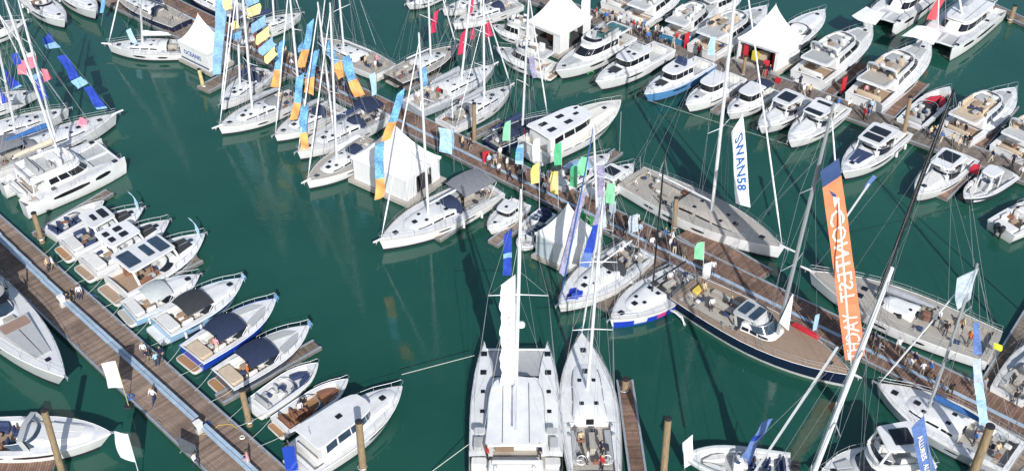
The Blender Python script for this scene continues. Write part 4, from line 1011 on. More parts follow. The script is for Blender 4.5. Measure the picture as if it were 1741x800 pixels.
# upper right pontoon
A3, U3, V3, W3 = strip((1084, 71), (1583, 253), (1230, 96)); r0 = (P(930, 5, .5) - A3).dot(U3) - 22; r1 = (P(1741, 308, .5) - A3).dot(U3) + 12
PON3 = pontoon('pontoon', A3 + U3*r0, A3 + U3*r1, W3, .24, PLANKA, label='grey plank pontoon in the upper right lined with motor boats')
print('widths', W1, W2, W3)
def finger(label, a, b, w=1.3, m=PLANKB, z=.42, kerb=True):
    p, q = P(*a, z), P(*b, z); r = pontoon('finger_pontoon', p, q, w, .2, m, z, kerb, label, cat='pontoon', group='finger pontoons', joint=3); return r
finger('narrow finger pontoon between dark grey open boat and small white boat', (372, 678), (540, 583))
finger('wooden finger pontoon beside the largest white sports cruiser on left pontoon', (205, 508), (340, 438), 1.2)
finger('wooden finger between white catamaran and navy seated sports boat', (60, 400), (187, 325), 1.2)
finger('brown wooden finger pontoon alongside white yacht below the central tent', (738, 402), (848, 330), 1.7)
finger('small wooden finger end beside the little white dinghies', (838, 413), (900, 366), 1.3)
finger('grey wooden finger pontoon between the two race yachts', (1022, 522), (1128, 437), 1.9)
finger('reddish brown finger pontoon right of the white monohull at the bottom', (1062, 645), (1088, 830), 1.4, PLANKR)
finger('red brown plank platform beside the long tan decked yacht', (1165, 392), (1300, 470), 2.6, PLANKR)
finger('grey finger pontoon at the right edge below the flag', (1680, 668), (1775, 510), 2.0)
finger('brown finger pontoon at the lower left edge', (-60, 800), (92, 792), 2.6, PLANKR)
finger('orange brown finger pontoon beside left flybridge yacht in upper right', (1393, 172), (1470, 108), 1.5, PLANKR)
finger('orange brown finger pontoon between large flybridge yacht and red seated boat', (1510, 198), (1570, 140), 1.5, PLANKR)
finger('orange brown finger pontoon beside white cruiser at right edge', (1665, 248), (1722, 178), 1.5, PLANKR)
finger('short finger pontoon between two small cruisers at right', (1602, 335), (1650, 290), 1.2, PLANKR)
finger('short brown finger between white cruisers at upper right centre', (1215, 190), (1270, 148), 1.1, PLANKB)
finger('wooden finger pontoon right of the large white trawler yacht', (985, 305), (1052, 256), 1.2)
finger('wooden finger pontoon at right bottom corner beside the pile', (1690, 810), (1760, 745), 2.2)
finger('wooden finger pontoon among the sailing yachts near orange flags', (430, 150), (505, 118), 1.4)
finger('wooden finger pontoon left of the row of orange flags', (345, 152), (420, 112), 2.0)
finger('wooden finger pontoon beside the dark hulled yacht', (690, 150), (745, 122), 1.3)
finger('upper left wooden pontoon with moored dark boats', (150, -22), (330, 62), 3.2, PLANKB)
finger('dark finger pontoon at upper right corner', (1668, 2), (1775, 52), 1.8)
finger('brown finger beside the navy sloop', (800, 232), (855, 205), 1.2)

# services along the left pontoon
dr = empty('service_duct', A1 + Vector((0, 0, 0)), math.atan2(U1.y, U1.x)); tag(dr, 'long pale blue grey cable duct along the middle of left pontoon', 'duct')
dl = [((0, 408), (104, 508)), ((113, 518), (334, 718)), ((346, 730), (440, 815)), ((-60, 350), (0, 407))]
for (p, q) in dl:
    a, b = P(*p, .55) - A1, P(*q, .55) - A1; xa, xb, ya, yb = a.dot(U1), b.dot(U1), a.dot(V1), b.dot(V1); n = max(1, int((xb - xa)/2.4))
    for i in range(n):
        f0, f1 = i/n, (i + 1)/n
        for off in (-.17, .17):
            mb = MB(); mb.box((lerp(xa, xb, (f0+f1)/2), lerp(ya, yb, (f0+f1)/2) + off, .56), ((xb-xa)/n - .03, .28, .09), .02); mb.build('duct_cover', DUCT, dr, smooth=False)
def pedestal(label, px, py):
    g = P(px, py, .5); r = empty('service_pedestal', g, math.atan2(U1.y, U1.x)); tag(r, label, 'pedestal', 'service pedestals on left pontoon')
    MB().slab(rrect(0, 0, .55, .55, .08), .05, 1.05, .06).build('cabinet', GEL, r); MB().slab(rrect(0, 0, .62, .62, .08), 1.05, 1.16, .05).build('cap', RUBW, r)
    MB().box((0, -.29, .7), (.34, .03, .3), .01).build('socket_panel', ANTIG, r)
pedestal('white service pedestal amid the shade near the upper end of left pontoon', 108, 520)
pedestal('white service pedestal near the lower end of left pontoon', 340, 734)
# cable duct along the middle pontoon
L2 = t1 - t0
for i in range(int(L2/3)): MB().box((1.5 + i*3.0, -.45, .52), (2.95, .34, .08), .02).build('duct_cover', DUCT, PON2, smooth=False)
# piles
pile('tall wooden pile in front of the speedboat bow at lower left', (108, 815), (75, 697), .25)
pile('brown pile at upper left beside the white catamaran stern', (72, 412), (57, 362), .25)
pile('wooden pile by the finger beside the dark grey boat', (425, 722), (411, 662), .25)
pile('wooden pile in front of the white wheelhouse cruiser', (617, 800), (610, 716), .27)
pile('pale wooden pile standing alone in water at bottom centre', (1128, 812), (1136, 711), .27)
pile('orange brown pile near the stern at lower right', (1652, 812), (1684, 724), .33)
pile('short pile at the head of the red brown bottom finger', (1060, 668), (1064, 644), .3)
pile('thin pile in front of the white ketch stern by the pontoon', (806, 246), (806, 176), .22)
pile('yellowish pile beside the tan decked yacht at the pontoon', (1146, 392), (1150, 336), .22)
pile('pale pile at the corner of the upper right pontoon', (1535, 242), (1548, 165), .22)
pile('yellow topped pile in front of the blue lettered tent', (348, 152), (338, 118), .22, PILEY)
pile('pile at the upper right corner finger', (1716, 38), (1726, 10), .3)
pile('pile near the white tents on the upper right pontoon', (1262, 132), (1268, 96), .2)
# tents
BL = paint('2d5fa8', .5, 'print', 0)
marquee('white pagoda tent with blue lettering at upper left', (310, 100), (357, 123), (392, 104), 3.5, 2.4, text=('OCEANIS', BL), stripe=paint('5a6a86', .5, 'print', 0))
marquee('large white pagoda tent on wooden raft in centre with orange blue banners', (603, 304), (692, 343), (748, 303), 3.9, 2.6, open_right=True, clear=(PVC,), platm=TEAKG, interior=[(.3, .2, 1.0, .5, 1.0, CUSB), (.6, .3, .8, .5, 1.2, CUSG)])
marquee('white tent with grey clear side between dinghies and the race yacht', (911, 432), (968, 458), (1014, 428), 3.1, 2.5, clear=(PVCS,))
marquee('white pagoda tent with two open doorways at the top centre', (898, 70), (951, 93), (1003, 63), 4.3, 2.7, open_left=True, open_right=True, interior=[(.35, .3, .9, .6, 1.0, CUST), (.6, .35, 1.2, .5, 1.3, CUSB), (.4, .6, 1., .6, 1.1, GREENP)])
marquee('white tent with red panels and dark open front on upper right pontoon', (1252, 99), (1319, 122), (1358, 98), 4.1, 2.7, open_left=True, wide=True, interior=[(.12, .12, .5, .3, 2.0, REDP), (.85, .12, .5, .3, 2.0, REDP), (.5, .35, 1.2, .6, 1.1, CUST), (.65, .2, .7, .5, 1.2, paint('c8b83c', .6, 'stand', 0))])

# ropes, hoses and cleats left about on the left pontoon
def coil(label, px, py, m, r=.32, turns=4):
    g = P(px, py, .5); pts = []
    for i in range(turns*10): a = i*.628; rr = r*(1 - .12*(i/10 % 2)) + random.uniform(-.02, .02); pts.append((rr*math.cos(a), rr*math.sin(a), .03 + .035*(i/10)))
    o = MB().tube(pts, .028, 4).build('coiled_line', m, None); o.location = g; tag(o, label, 'rope', 'coiled lines on the left pontoon')
BLR = paint('3a62a8', .7, 'rope', 0); YLR = paint('c8a83a', .7, 'rope', 0); WHR = paint('d8d6cc', .8, 'rope', 0)
coil('blue coiled hose near the lower service pedestal', 352, 722, BLR); coil('small white coiled rope by the right kerb near the brown floored boat', 412, 744, WHR, .2); coil('yellow coiled hose beside the upper service pedestal', 118, 506, YLR); coil('blue coiled rope near the left kerb above white flag', 222, 676, BLR)
def hose(label, pts, m):
    w = [P(x, y, .53) for x, y in pts]; o = MB().tube([q - w[0] for q in w], .03, 4).build('hose', m, None); o.location = w[0]; tag(o, label, 'hose', 'hoses on the left pontoon')
hose('yellow power lead from the lower pedestal to the kerb', [(344, 738), (356, 735), (372, 722), (392, 720), (404, 728)], YLR)
hose('blue water hose from the upper pedestal to the kerb', [(112, 516), (128, 506), (140, 494), (152, 498), (166, 504)], BLR)
for i in range(14):
    x = lerp(s0 + 6, s1 - 4, i/13)
    for sd in (1, -1):
        o = cleat(None).build('mooring_cleat', STEEL, PON1); o.location = (x - s0, sd*(W1/2 - .28), .5)

# ================================================================ BOATS
G1 = 'motor boats along the left pontoon'; G2 = 'sailing yachts on the near side of the middle pontoon'; G3 = 'boats on the far side of the middle pontoon'
G4 = 'motor boats on the near side of the upper right pontoon'; G5 = 'motor yachts on the far side of the upper right pontoon'; G6 = 'boats at the upper left'
BT = {}
# --- left pontoon, far side (bows to the upper right)
BT['catL'] = catamaran('big white flybridge catamaran with tan sail cover at the left edge', (193, 256), (22, 338), 6.6, (2, -20), 'catamarans', fly=True, hatches=2, cover=SAILT, xm=.50, boom=.40, topbim=None, fs=1.7, fore=False)
BT['b1'] = openboat('slim white sports boat with navy seats beside the large catamaran', (177, 342), (84, 398), 2.5, group=G1, seats=CUSN, console=False, floor=CUSN, motors=0, bowpad=CUSH, name='sports_boat', nseats=3)
BT['b2'] = cruiser('white sports cruiser with two small roof hatches and curved bow flag', (243, 350), (112, 420), 3.7, group=G1, top=GEL, panes=((.35, .0, .16, .34), (.72, 0, .26, .5)), seats=CUSN, floor=CANG, aftpad=CUSH, platm=TEAKO, topx=(.28, .60), pad=CANK)
BT['b3'] = cruiser('white sports cruiser with four roof hatches and teak stern', (287, 372), (148, 452), 3.9, group=G1, top=GEL, panes=((.22, -.35, .16, .22), (.22, .35, .16, .22), (.58, -.35, .22, .22), (.58, .35, .22, .22)), aftpad=CUSH, floor=CANG, platm=TEAK, topx=(.22, .60), pad=CANK)
BT['b4'] = cruiser('largest white sports cruiser on left pontoon with dark roof and black hatch', (348, 396), (196, 487), 4.6, group=G1, top=GEL, panes=((.18, 0, .26, .62), (.56, 0, .14, .5), (.82, 0, .22, .62)), aftpad=None, platm=TEAK, topx=(.10, .60), toph=1.7, pad=CANK, ghat=GLASSB, seats=CUSB, plat=.11, fend=2)
BT['b5'] = cruiser('pale blue hulled white cruiser with light grey canopy', (338, 462), (218, 528), 3.5, hull=LBLUEH, group=G1, canvas=CANLG, aftpad=CUSH, platm=TEAKG, pad=None, fend=2)
BT['b6'] = cruiser('pale blue hulled white cruiser with dark cockpit cover', (413, 470), (272, 556), 3.8, hull=LBLUEH, group=G1, canvas=CANK, aftpad=CUSH, platm=DECKW, pad=None, fend=2)
BT['b7'] = cruiser('royal blue hulled open cruiser with navy canopy', (469, 505), (325, 604), 3.7, hull=BLUEH, group=G1, canvas=CANN, aftpad=CUST, platm=TEAKO, floor=TEAKO, cabin=False, bowcush=True, pad=CUSG, win=False)
BT['b8'] = cruiser('dark grey hulled open cruiser with navy canopy beside the finger', (526, 550), (378, 646), 3.7, hull=GREYH, group=G1, canvas=CANN, aftpad=CUST, platm=TEAKO, floor=TEAKO, cabin=False, bowcush=True, pad=CUSG, win=False)
BT['b9'] = openboat('small white open sports boat with grey blue seats', (541, 617), (438, 692), 2.7, group=G1, seats=CUSG, console=False, floor=DECKW, motors=0, bowpad=CUSN, aftfloor=DECKW, nseats=1, name='sports_boat')
BT['b10'] = openboat('small open boat with brown teak floor and white hull', (592, 645), (475, 725), 2.6, group=G1, seats=CUSB, console=False, floor=TEAKO, motors=0, bowpad=CUSB, aftfloor=TEAKO, name='sports_boat')
BT['b11'] = pilot('large white wheelhouse cruiser with dark hull stripe at the pontoon end', (684, 655), (508, 786), 4.2, group=G1, hatches=1, pad=None, stripe=NAVY, hx=(.12, .64), h=1.9, screen=GLASSB, plat=.05)
# --- left pontoon, near side
BT['c1'] = flybridge('large white motor yacht with grey bow sun pads at left edge', (118, 660), (-98, 440), 4.6, hx=(.18, .62), deck=GEL, topx=(.06, .49), group='boats at the lower left', top=BLACKH, pad=CUSG, floor=TEAK, arch=False, roofpane=True, glass=GLASSB)
BT['c2'] = cruiser('white speedboat pointing right in the lower left corner', (191, 738), (-75, 745), 4.0, group='boats at the lower left', canvas=None, pad=CUSH, seats=CUSN, screen=GLASSB, hatch=False, top=None, win=True, rail=False, name='motor_boat')
# --- upper left cluster
BT['yA0'] = yacht('long white sailing yacht with blue sail cover and pink flag', (198, 193), (-25, 285), (28, -12), 4.7, group=G6, cover=SAILB, hood=CANG, bim=CANG, deck=DECKW, sprit=.8, xm=.52, fore=False, hullwin=[(.3, .42, .3, .5), (.55, .7, .3, .5)])
BT['yA1'] = yacht('white sailing yacht at the left edge with dark deck line', (116, 182), (-70, 245), (-22, -10), 4.3, group=G6, cover=None, boom=.0, hood=None, xm=.50)
BT['yA2'] = yacht('white sailing yacht half hidden behind blue banner at the left edge', (62, 150), (-90, 195), (-40, -60), 4.0, group=G6, cover=SAILW, hood=CANG, xm=.5, detail=1)
BT['mA0'] = flybridge('white motor boat cut by the upper left corner', (44, 32), (-70, 70), 4.2, group=G6, arch=False)
BT['mA1'] = cruiser('white motor boat with dark windscreen at upper left, left of a similar one', (112, 36), (48, -8), 3.2, group=G6, canvas=None, pad=None, top=None, screen=GLASS, fend=2)
BT['mA2'] = cruiser('white motor boat with dark windscreen at upper left beside blue flag', (165, 22), (102, -28), 3.3, group=G6, canvas=None, pad=None, screen=GLASS, fend=2)
BT['dA'] = yacht('dark hulled yacht at top left behind white yacht', (192, -16), (310, 42), (225, -150), 3.8, hull=NAVY, deck=TEAKG, group=G6, hood=CANN, cover=SAILN, detail=1)
BT['yD1'] = yacht('white sailing yacht with pale blue banner at upper left pointing left', (182, 72), (326, 82), (231, -140), 4.0, group=G2, hood=CANLG, cover=SAILW, sprit=.7, hullwin=[(.24, .36, .35, .6), (.5, .66, .35, .6)])
# --- middle pontoon, near side
BT['yD0'] = yacht('white sailing yacht at top with bow toward open water behind flags', (512, 18), (400, 62), (455, -150), 3.8, group=G3, hood=CANN, cover=SAILN, detail=1)
BT['yD2'] = yacht('white sailing yacht nearest the pale blue tall banner', (374, 172), (452, 118), (400, -70), 3.6, group=G2, hood=CANN, cover=SAILN)
BT['yD3'] = yacht('white sailing yacht with grey side hatches below the first orange flag', (371, 212), (506, 162), (407, -70), 4.1, group=G2, hood=CANG, cover=SAILG, sprit=.8, hullwin=[(.22, .34, .35, .55), (.52, .64, .35, .55)])
BT['yD4'] = yacht('white sailing yacht with low bow behind orange blue flag', (466, 224), (575, 178), (490, -35), 3.7, group=G2, hood=CANN, cover=SAILG)
BT['yD5'] = yacht('white sailing yacht with grey canopy and dark hull line in the row', (505, 255), (650, 190), (540, 4), 4.2, group=G2, hood=CANN, cover=SAILN, bim=CANN)
BT['yD6'] = yacht('white sailing yacht with teak side decks left of the central tent', (521, 304), (640, 240), (561, 5), 4.1, group=G2, deck=TEAKG, hood=CANN, cover=SAILW, sprit=.7)
BT['yD7'] = yacht('large white sailing yacht with grey canopy in front of central tent', (645, 408), (836, 318), (712, 56), 5.0, group=G2, deck=DECKW, hood=CANN, cover=None, bim=CANG, sprit=.7, boom=.40, fenders=2, cock=.40)
# --- middle pontoon, far side
BT['yE1'] = yacht('white sailing yacht with tan deck and long boom at top centre', (543, 62), (655, 120), (566, -130), 4.2, group=G3, deck=TEAKG, cover=None, hood=None, boom=.42, detail=2, xm=.62)
BT['yE2'] = yacht('charcoal hulled sailing yacht with white deck behind the red banner', (777, 74), (668, 134), (724, -110), 4.1, group=G3, hull=BLACKH, deck=TEAKG, cover=None, hood=None)
BT['yE3'] = yacht('white sailing yacht with grey decks and crew in the cockpit', (842, 108), (700, 182), (806, -60), 4.3, group=G3, hull=SILVH, cover=SAILG, hood=None, sprit=.5)
BT['yE4'] = yacht('white sailing yacht with wooden pile at its stern', (870, 142), (756, 212), (822, -5), 3.8, group=G3, cover=SAILG, hood=CANG, sprit=.4)
BT['yE5'] = yacht('small navy sailing boat with blue sail cover beside white trawler yacht', (932, 190), (833, 245), (900, -20), 3.0, group=G3, hull=NAVY, deck=CANN, cover=SAILN, hood=CANN, xm=.55, boom=.5, roof=CANN)
BT['mE6'] = pilot('large white trawler yacht with cream foredeck and dark roof hatches', (1056, 174), (905, 256), 5.2, group=G3, hatches=0, deck=CREAM, hx=(.08, .58), h=1.7, pad=None, roof=GEL, forem=CREAM, rise=.20, name='trawler_yacht', foreglass=True, plat=.05)
BT['mE7'] = cruiser('small white cruiser with pale blue canopy behind green flags', (1037, 258), (945, 312), 2.8, group=G3, canvas=LBLUEH, pad=CUSG)
BT['mE8'] = cruiser('small white cruiser with black side windows at the pontoon corner', (1077, 274), (1003, 330), 3.0, group=G3, top=GEL, panes=((.5, 0, .5, .6),), pad=None, topx=(.3, .66), toph=1.0)
BT['swan'] = yacht('long white sailing yacht with weathered teak deck below the blue lettered banner', (1333, 424), (1072, 304), (1262, -120), 5.3, group=G3, deck=TEAKG, roof=TEAKG, hood=None, cover=None, boom=.36, sprit=1.2, r=.17, house=True, cock=.36, xm=.55, hullwin=[(.2, .27, .3, .5), (.33, .4, .3, .5), (.52, .6, .3, .5)], wins=True, mast_m=ALU)
BT['e10'] = yacht('large yacht with tan deck and black mast at right', (1376, 462), (1690, 594), (1622, 152), 5.6, group=G3, deck=TEAKG, roof=GEL, hood=None, cover=SAILG, boom=.3, sprit=.9, mast_m=CARBON, r=.19, xm=.62, cock=.40, hullwin=[(.5, .58, .3, .5), (.3, .36, .3, .5)], fore=False, house=False)
# --- dinghies by the tent
BT['f1'] = pilot('small white cabin boat beside the brown finger', (830, 384), (886, 342), 2.5, group='small boats by the white tent', hatches=1, plat=0, motors=1, hx=(.30, .60), h=1.5, name='cabin_boat')
BT['f2'] = openboat('small blue hulled open boat next to the tent', (885, 398), (932, 360), 2.1, hull=MBLUEH, group='small boats by the white tent', seats=CUSN, motors=1, console=True)
BT['f3'] = openboat('small white dinghy with blue seat in front of the blue boat', (880, 418), (922, 392), 2.2, group='small boats by the white tent', seats=CUSN, motors=1)
# --- race yachts
BT['f4'] = yacht('white race yacht with blue bow graphics right of the tent', (950, 514), (1088, 424), (1009, 205), 4.6, group='race yachts', hood=CANK, cover=None, boom=.4, house=True, xm=.52, stripe=None, wins=False, hullwin=[], furl=SAILB, name='race_yacht', cock=.38, deck=DECKW, r=.11, detail=2)
BT['f5'] = yacht('white race yacht with blue and pink bow and curved foils', (1038, 538), (1170, 466), (1130, 262), 4.2, group='race yachts', hood=None, cover=None, boom=.42, hull=GEL, boot=BLUEH, xm=.48, wins=False, hullwin=[], mast_m=CARBON, name='race_yacht', cock=.40, r=.09, fore=False)
# --- navy yacht and neighbours
BT['contest'] = yacht('large navy hulled yacht with tan deck beside the orange banner', (1452, 640), (1163, 492), (1418, 175), 5.2, hull=NAVY, deck=TEAKD, group='large yachts at lower right', boot=GEL, hood=None, cover=None, boom=0, xm=.57, cock=.40, ph=.25, hend=.60, r=.17, mast_m=ALUG, hullwin=[(.2, .25, .35, .5)], roof=GEL, sprit=.6)
BT['f7'] = yacht('pale blue grey yacht with white coachroof at lower right', (1492, 648), (1728, 780), (1662, 448), 4.9, hull=SILVH, deck=DECKW, group='large yachts at lower right', hood=None, cover=SAILB, bim=None, xm=.62, cock=.36, mast_m=ALUG)
BT['f8'] = flybridge('white motor yacht with hardtop and dark windows at the bottom right', (1395, 800), (1580, 790), 4.4, group='boats at the bottom edge', top=GEL, arch=False, roofpane=True)
BT['f9'] = openboat('inflatable boat with navy seats at the bottom edge', (1165, 778), (1345, 800), 3.0, group='boats at the bottom edge', tube=CANLG, seats=CUSN, motors=2, floor=DECKG, name='inflatable_boat', bowpad=CUSH)
BT['bm'] = yacht('white yacht with tall white mast mostly below the bottom edge', (1205, 905), (1470, 945), (1517, 455), 4.8, group='boats at the bottom edge', hood=CANG, cover=None, boom=.0, xm=.50, r=.20, spread=3, fore=False)
# --- bottom centre
BT['catB'] = catamaran('white sailing catamaran at the bottom centre with tall white banner', (877, 584), (877, 816), 7.1, (886, 322), 'catamarans', hatches=5, cover=None, xm=.56, boom=.40, fs=1.5, net=CUSG, deckm=GEL)
BT['monoB'] = yacht('white racing monohull beside the catamaran at bottom centre', (989, 566), (1012, 818), (1027, 318), 4.7, group='yachts at the bottom centre', hood=None, cover=SAILW, boom=0, xm=.56, cock=.36, hullwin=[], wins=True, deck=DECKW, roof=GEL)
# --- upper right pontoon, near side (bows to the lower left)
BT['h1'] = flybridge('white motor boat with green tinted screen left of the top tent', (838, 38), (905, 62), 3.0, group=G4, arch=False, glass=GLASS)
BT['h2'] = flybridge('white flybridge boat moored at the open doorway of top tent', (843, 78), (938, 118), 3.4, group=G4, arch=False)
BT['h3'] = flybridge('white and blue flybridge boat right of the top tent with green flybridge floor', (944, 124), (1062, 62), 4.1, group=G4, seats=CUSG, pad=CUSG, arch=False, platm=TEALH, flyfl=GLASSG, hull=GEL, fend=0)
BT['h4'] = pilot('white wheelhouse boat with two roof hatches and dark deck hatch', (1012, 142), (1130, 82), 3.6, group=G4, hatches=2, upper=CUSG, stripe=None, pad=CANK)
BT['h5'] = pilot('mid blue hulled wheelhouse boat on upper right pontoon', (1095, 162), (1200, 106), 3.4, hull=MBLUEH, group=G4, hatches=1, upper=CUSN, pad=CANK)
BT['h6'] = pilot('white wheelhouse boat left of the tall mast on upper right pontoon', (1166, 178), (1252, 130), 3.1, group=G4, hatches=0, pad=CUSG)
BT['h7'] = pilot('small white wheelhouse boat right of the tall mast', (1237, 190), (1308, 150), 2.9, group=G4, hatches=0, aft=CANN)
BT['h8'] = cruiser('white sports cruiser with open dark sunroof beside similar boat', (1290, 215), (1368, 166), 3.2, group=G4, top=GEL, panes=((.5, 0, .55, .6),), pad=None, hatch=False)
BT['h9'] = cruiser('white sports cruiser with two narrow roof windows behind grey mast', (1340, 240), (1426, 180), 3.4, group=G4, top=GEL, panes=((.25, 0, .12, .6), (.85, 0, .2, .7)), pad=None, hatch=False)
BT['h10'] = cruiser('white sports cruiser with black glass roof right of grey mast', (1431, 294), (1526, 222), 3.8, group=G4, top=GEL, panes=((.35, 0, .3, .62), (.72, 0, .26, .62)), pad=CUSN, ghat=GLASS, fend=2)
BT['h11'] = cruiser('white sports cruiser with white bow seats below the black mast top', (1556, 330), (1640, 266), 3.4, hull=GEL, group=G4, top=GEL, panes=((.4, 0, .5, .6),), stripe=NAVY, pad=CUSH)
BT['h12'] = openboat('small navy hulled white cruiser with rounded white roof at right', (1638, 340), (1714, 294), 2.9, hull=GREYH, group=G4, ttop=GEL, motors=1, seats=CUSG)
BT['h13'] = cruiser('white cruiser with blue screen cut by the right edge', (1795, 335), (1702, 388), 3.4, group=G4, motors=2, canvas=None, plat=0)
# --- upper right pontoon, far side (bows to the upper right)
BT['i0'] = flybridge('white motor yacht at top centre right behind the crowd', (1160, -22), (1075, 38), 4.2, group=G5, arch=True)
BT['i1'] = flybridge('teal blue hulled motor yacht behind the crowd on upper right pontoon', (1222, 2), (1140, 66), 4.0, hull=TEALH, group=G5, arch=False, top=None)
BT['i2'] = flybridge('white flybridge yacht with tan stern left of the red panelled tent', (1304, 14), (1192, 90), 4.6, group=G5, seats=CUST, arch=False, platm=CREAM)
BT['i3'] = cruiser('white open cruiser with dark cockpit behind the red panelled tent', (1402, 18), (1318, 84), 4.0, group=G5, pad=None, floor=CANK, screen=GLASS)
BT['i5'] = flybridge('white flybridge yacht with grey sun pads right of the red panelled tent', (1482, 48), (1372, 136), 4.9, group=G5, flyfl=CUSG, platm=CREAM)
BT['i6'] = flybridge('largest white flybridge yacht in the upper right with pink cushions', (1580, 76), (1468, 176), 5.1, group=G5, seats=CUST, flyfl=TEAKG, platm=CREAM)
BT['i7'] = openboat('white open motor boat with red seats between two yachts', (1614, 152), (1545, 214), 3.2, group=G5, seats=CUSG, floor=CANK, console=False, motors=0, bowpad=CUSR)
BT['i8'] = flybridge('white motor yacht with rounded tan seating at right pontoon end', (1726, 152), (1622, 232), 4.6, group=G5, seats=CUST, arch=False, top=None, flyfl=CUST, glass=GLASSB)
BT['i9'] = flybridge('white motor yacht with tan cockpit cut by the right edge', (1800, 195), (1712, 262), 4.4, group=G5, arch=True, seats=CUST)
# --- top right catamarans and strays
BT['j1'] = catamaran('white sailing catamaran with red flag in the upper right corner', (1588, 76), (1672, 14), 6.0, (1600, -180), 'catamarans', hatches=2, cover=SAILG, fs=1.5)
BT['j2'] = catamaran('white power catamaran at the top right pointing down left', (1494, 38), (1574, -18), 5.2, None, 'catamarans', hatches=2, rig=False, fly=True, fs=1.6)
BT['k1'] = cruiser('white boat bow peeking in at the top centre', (690, 2), (745, -14), 2.6, group='boats along the top edge', pad=None)
BT['k2'] = yacht('white sailing yacht along the top edge left of the top tent', (752, 12), (872, -8), (800, -150), 3.4, group='boats along the top edge', detail=1, cover=SAILG)
BT['k3'] = yacht('white sailing yacht at top, hull side facing the tent', (770, 36), (880, 4), (822, -140), 3.4, group='boats along the top edge', detail=1, cover=SAILN, hood=CANN)
BT['k4'] = flybridge('white motor yacht near the top edge beside the tall mast', (1262, -12), (1190, 20), 3.6, group='boats along the top edge', arch=False)
BT['k5'] = flybridge('white motor yacht at top behind the top tent', (1120, -40), (1040, 12), 4.0, group='boats along the top edge')
BT['k6'] = yacht('dark sailing yacht in the crowd at the top left centre', (300, -30), (420, 30), (350, -200), 3.6, hull=NAVY, group='boats along the top edge', detail=1, hood=CANN, cover=SAILN)
BT['k7'] = yacht('yacht cut by the right edge beside the grey finger', (1800, 560), (1712, 672), None and 0 or 18.0, 3.4, group='boats at the right edge', detail=1)

# ---- extra hull graphics of the race yachts and roof hatches of the trawler
def roof_hatches(b, items, z):
    for x, y, lx, ly in items: b.pad('roof_hatch', rrect(x*b.L, y*b.B, lx*b.L, ly*b.B, .06), z, z + .09, GLASS, .02)
b = BT['mE6']; k = min(1, b.L/8.5); zt = b.fs + 1.7*k*.8 + .24
roof_hatches(b, [(.16, -.13, .075, .12), (.16, .13, .075, .12), (.34, -.13, .075, .11), (.34, .13, .075, .11), (.47, 0, .05, .08), (.53, .16, .04, .06)], zt)
for x0, x1 in ((.16, .25), (.28, .36), (.39, .47)): b.hull_window(x0*b.L, x1*b.L, .05, .20, GLASS)
b = BT['f5']
mb = BT['f5']
def hull_band(b, x0, x1, q0, q1, m, sides=(1, -1), name='hull_graphic'): b.hull_window(x0*b.L, x1*b.L, q0, q1, m, sides, taper=0); bpy.data.objects[-1] if False else None
BLUEP = paint('2440b8', .3, 'print', 0); PINKP = paint('d0458c', .3, 'print', 0)
for nm, x0, x1, m in (('a', .82, .985, BLUEP), ('b', .60, .70, BLUEP), ('c', .50, .60, PINKP), ('d', .30, .5, BLUEP)):
    for sd in (1, -1):
        q = MB(); rg = []
        for i in range(6):
            x = b.L*lerp(x0, x1, i/5); a = b.S(x, .35, .016); c = b.S(x, .88, .016); rg.append([(a[0], sd*a[1], a[2]), (c[0], sd*c[1], c[2])])
        q.loft(rg, False); b.part('hull_graphic', q, m, smooth=False)
for sd in (1, -1):
    q = MB(); x = .45*b.L; y = b.hw(x)
    pts = [(x, sd*(y - .1), .5), (x + .1, sd*(y + .7), .75), (x + .15, sd*(y + 1.3), .7), (x + .1, sd*(y + 1.7), .2), (x, sd*(y + 1.75), -.4)]
    q.tube(pts, [.12, .14, .14, .12, .06], 5); b.part('foil', q, GEL)
b = BT['f4']
for (x, y, lx, ly, m) in ((.86, 0, .06, .08, BLUEP), (.80, .06, .06, .10, BLUEP), (.80, -.08, .05, .07, BLUEP), (.74, .0, .05, .16, BLUEP)):
    b.pad('deck_graphic', [((x - lx)*b.L, y*b.B), (x*b.L, (y - ly)*b.B), ((x + lx)*b.L, y*b.B), (x*b.L, (y + ly)*b.B)], b.zs(x*b.L) + .0, b.zs(x*b.L) + .085, m, .004)
# ---- deck saloon screen on the navy yacht
b = BT['contest']
windscreen(b, .45*b.L, .11*b.L, b.B*.27, b.fs + .55, .6, .35, GLASSB, -80, 80); hardtop(b, .34*b.L, .47*b.L, b.B*.25, b.fs + 1.15, DECKG, [(.8, 0, .3, .7), (.3, 0, .35, .6)], legs=True, glass=GLASSB)
b.pad('cockpit_cushion', rrect(.07*b.L, b.B*.1, .6, b.B*.25, .1), b.fs - .05, b.fs + .2, paint('d8bb55', .8, 'canvas', .2))
b.pad('red_sail_bag', rrect(.66*b.L, b.B*.38, 2.6, .3, .12), b.zs(.66*b.L), b.zs(.66*b.L) + .4, REDP, .15)
# staysail set on the navy yacht foredeck
g = b.w((b.mast0.x + .6, 0, b.fs))
cloth('staysail', 'small white triangular sail set at the foot of the grey mast', PV(1347, 500, g), PV(1349, 500, g), PV(1341, 562, g), PV(1325, 548, g), [(0, 1, SAILW)], .03, 3, 6, 'sail')
# ---- foredeck pads and cockpit of lower left boats
b = BT['c1']
b.pad('bow_sofa', rrect(.645*b.L, 0, .055*b.L, b.B*.52, .2), b.zs(.64*b.L) + .1, b.zs(.64*b.L) + .42, mat('cushion_dusty_brown', (.30, .20, .155), .85)); b.pad('bow_table', rrect(.60*b.L, 0, .03*b.L, b.B*.2, .1), b.zs(.6*b.L) + .1, b.zs(.6*b.L) + .5, TEAKG)
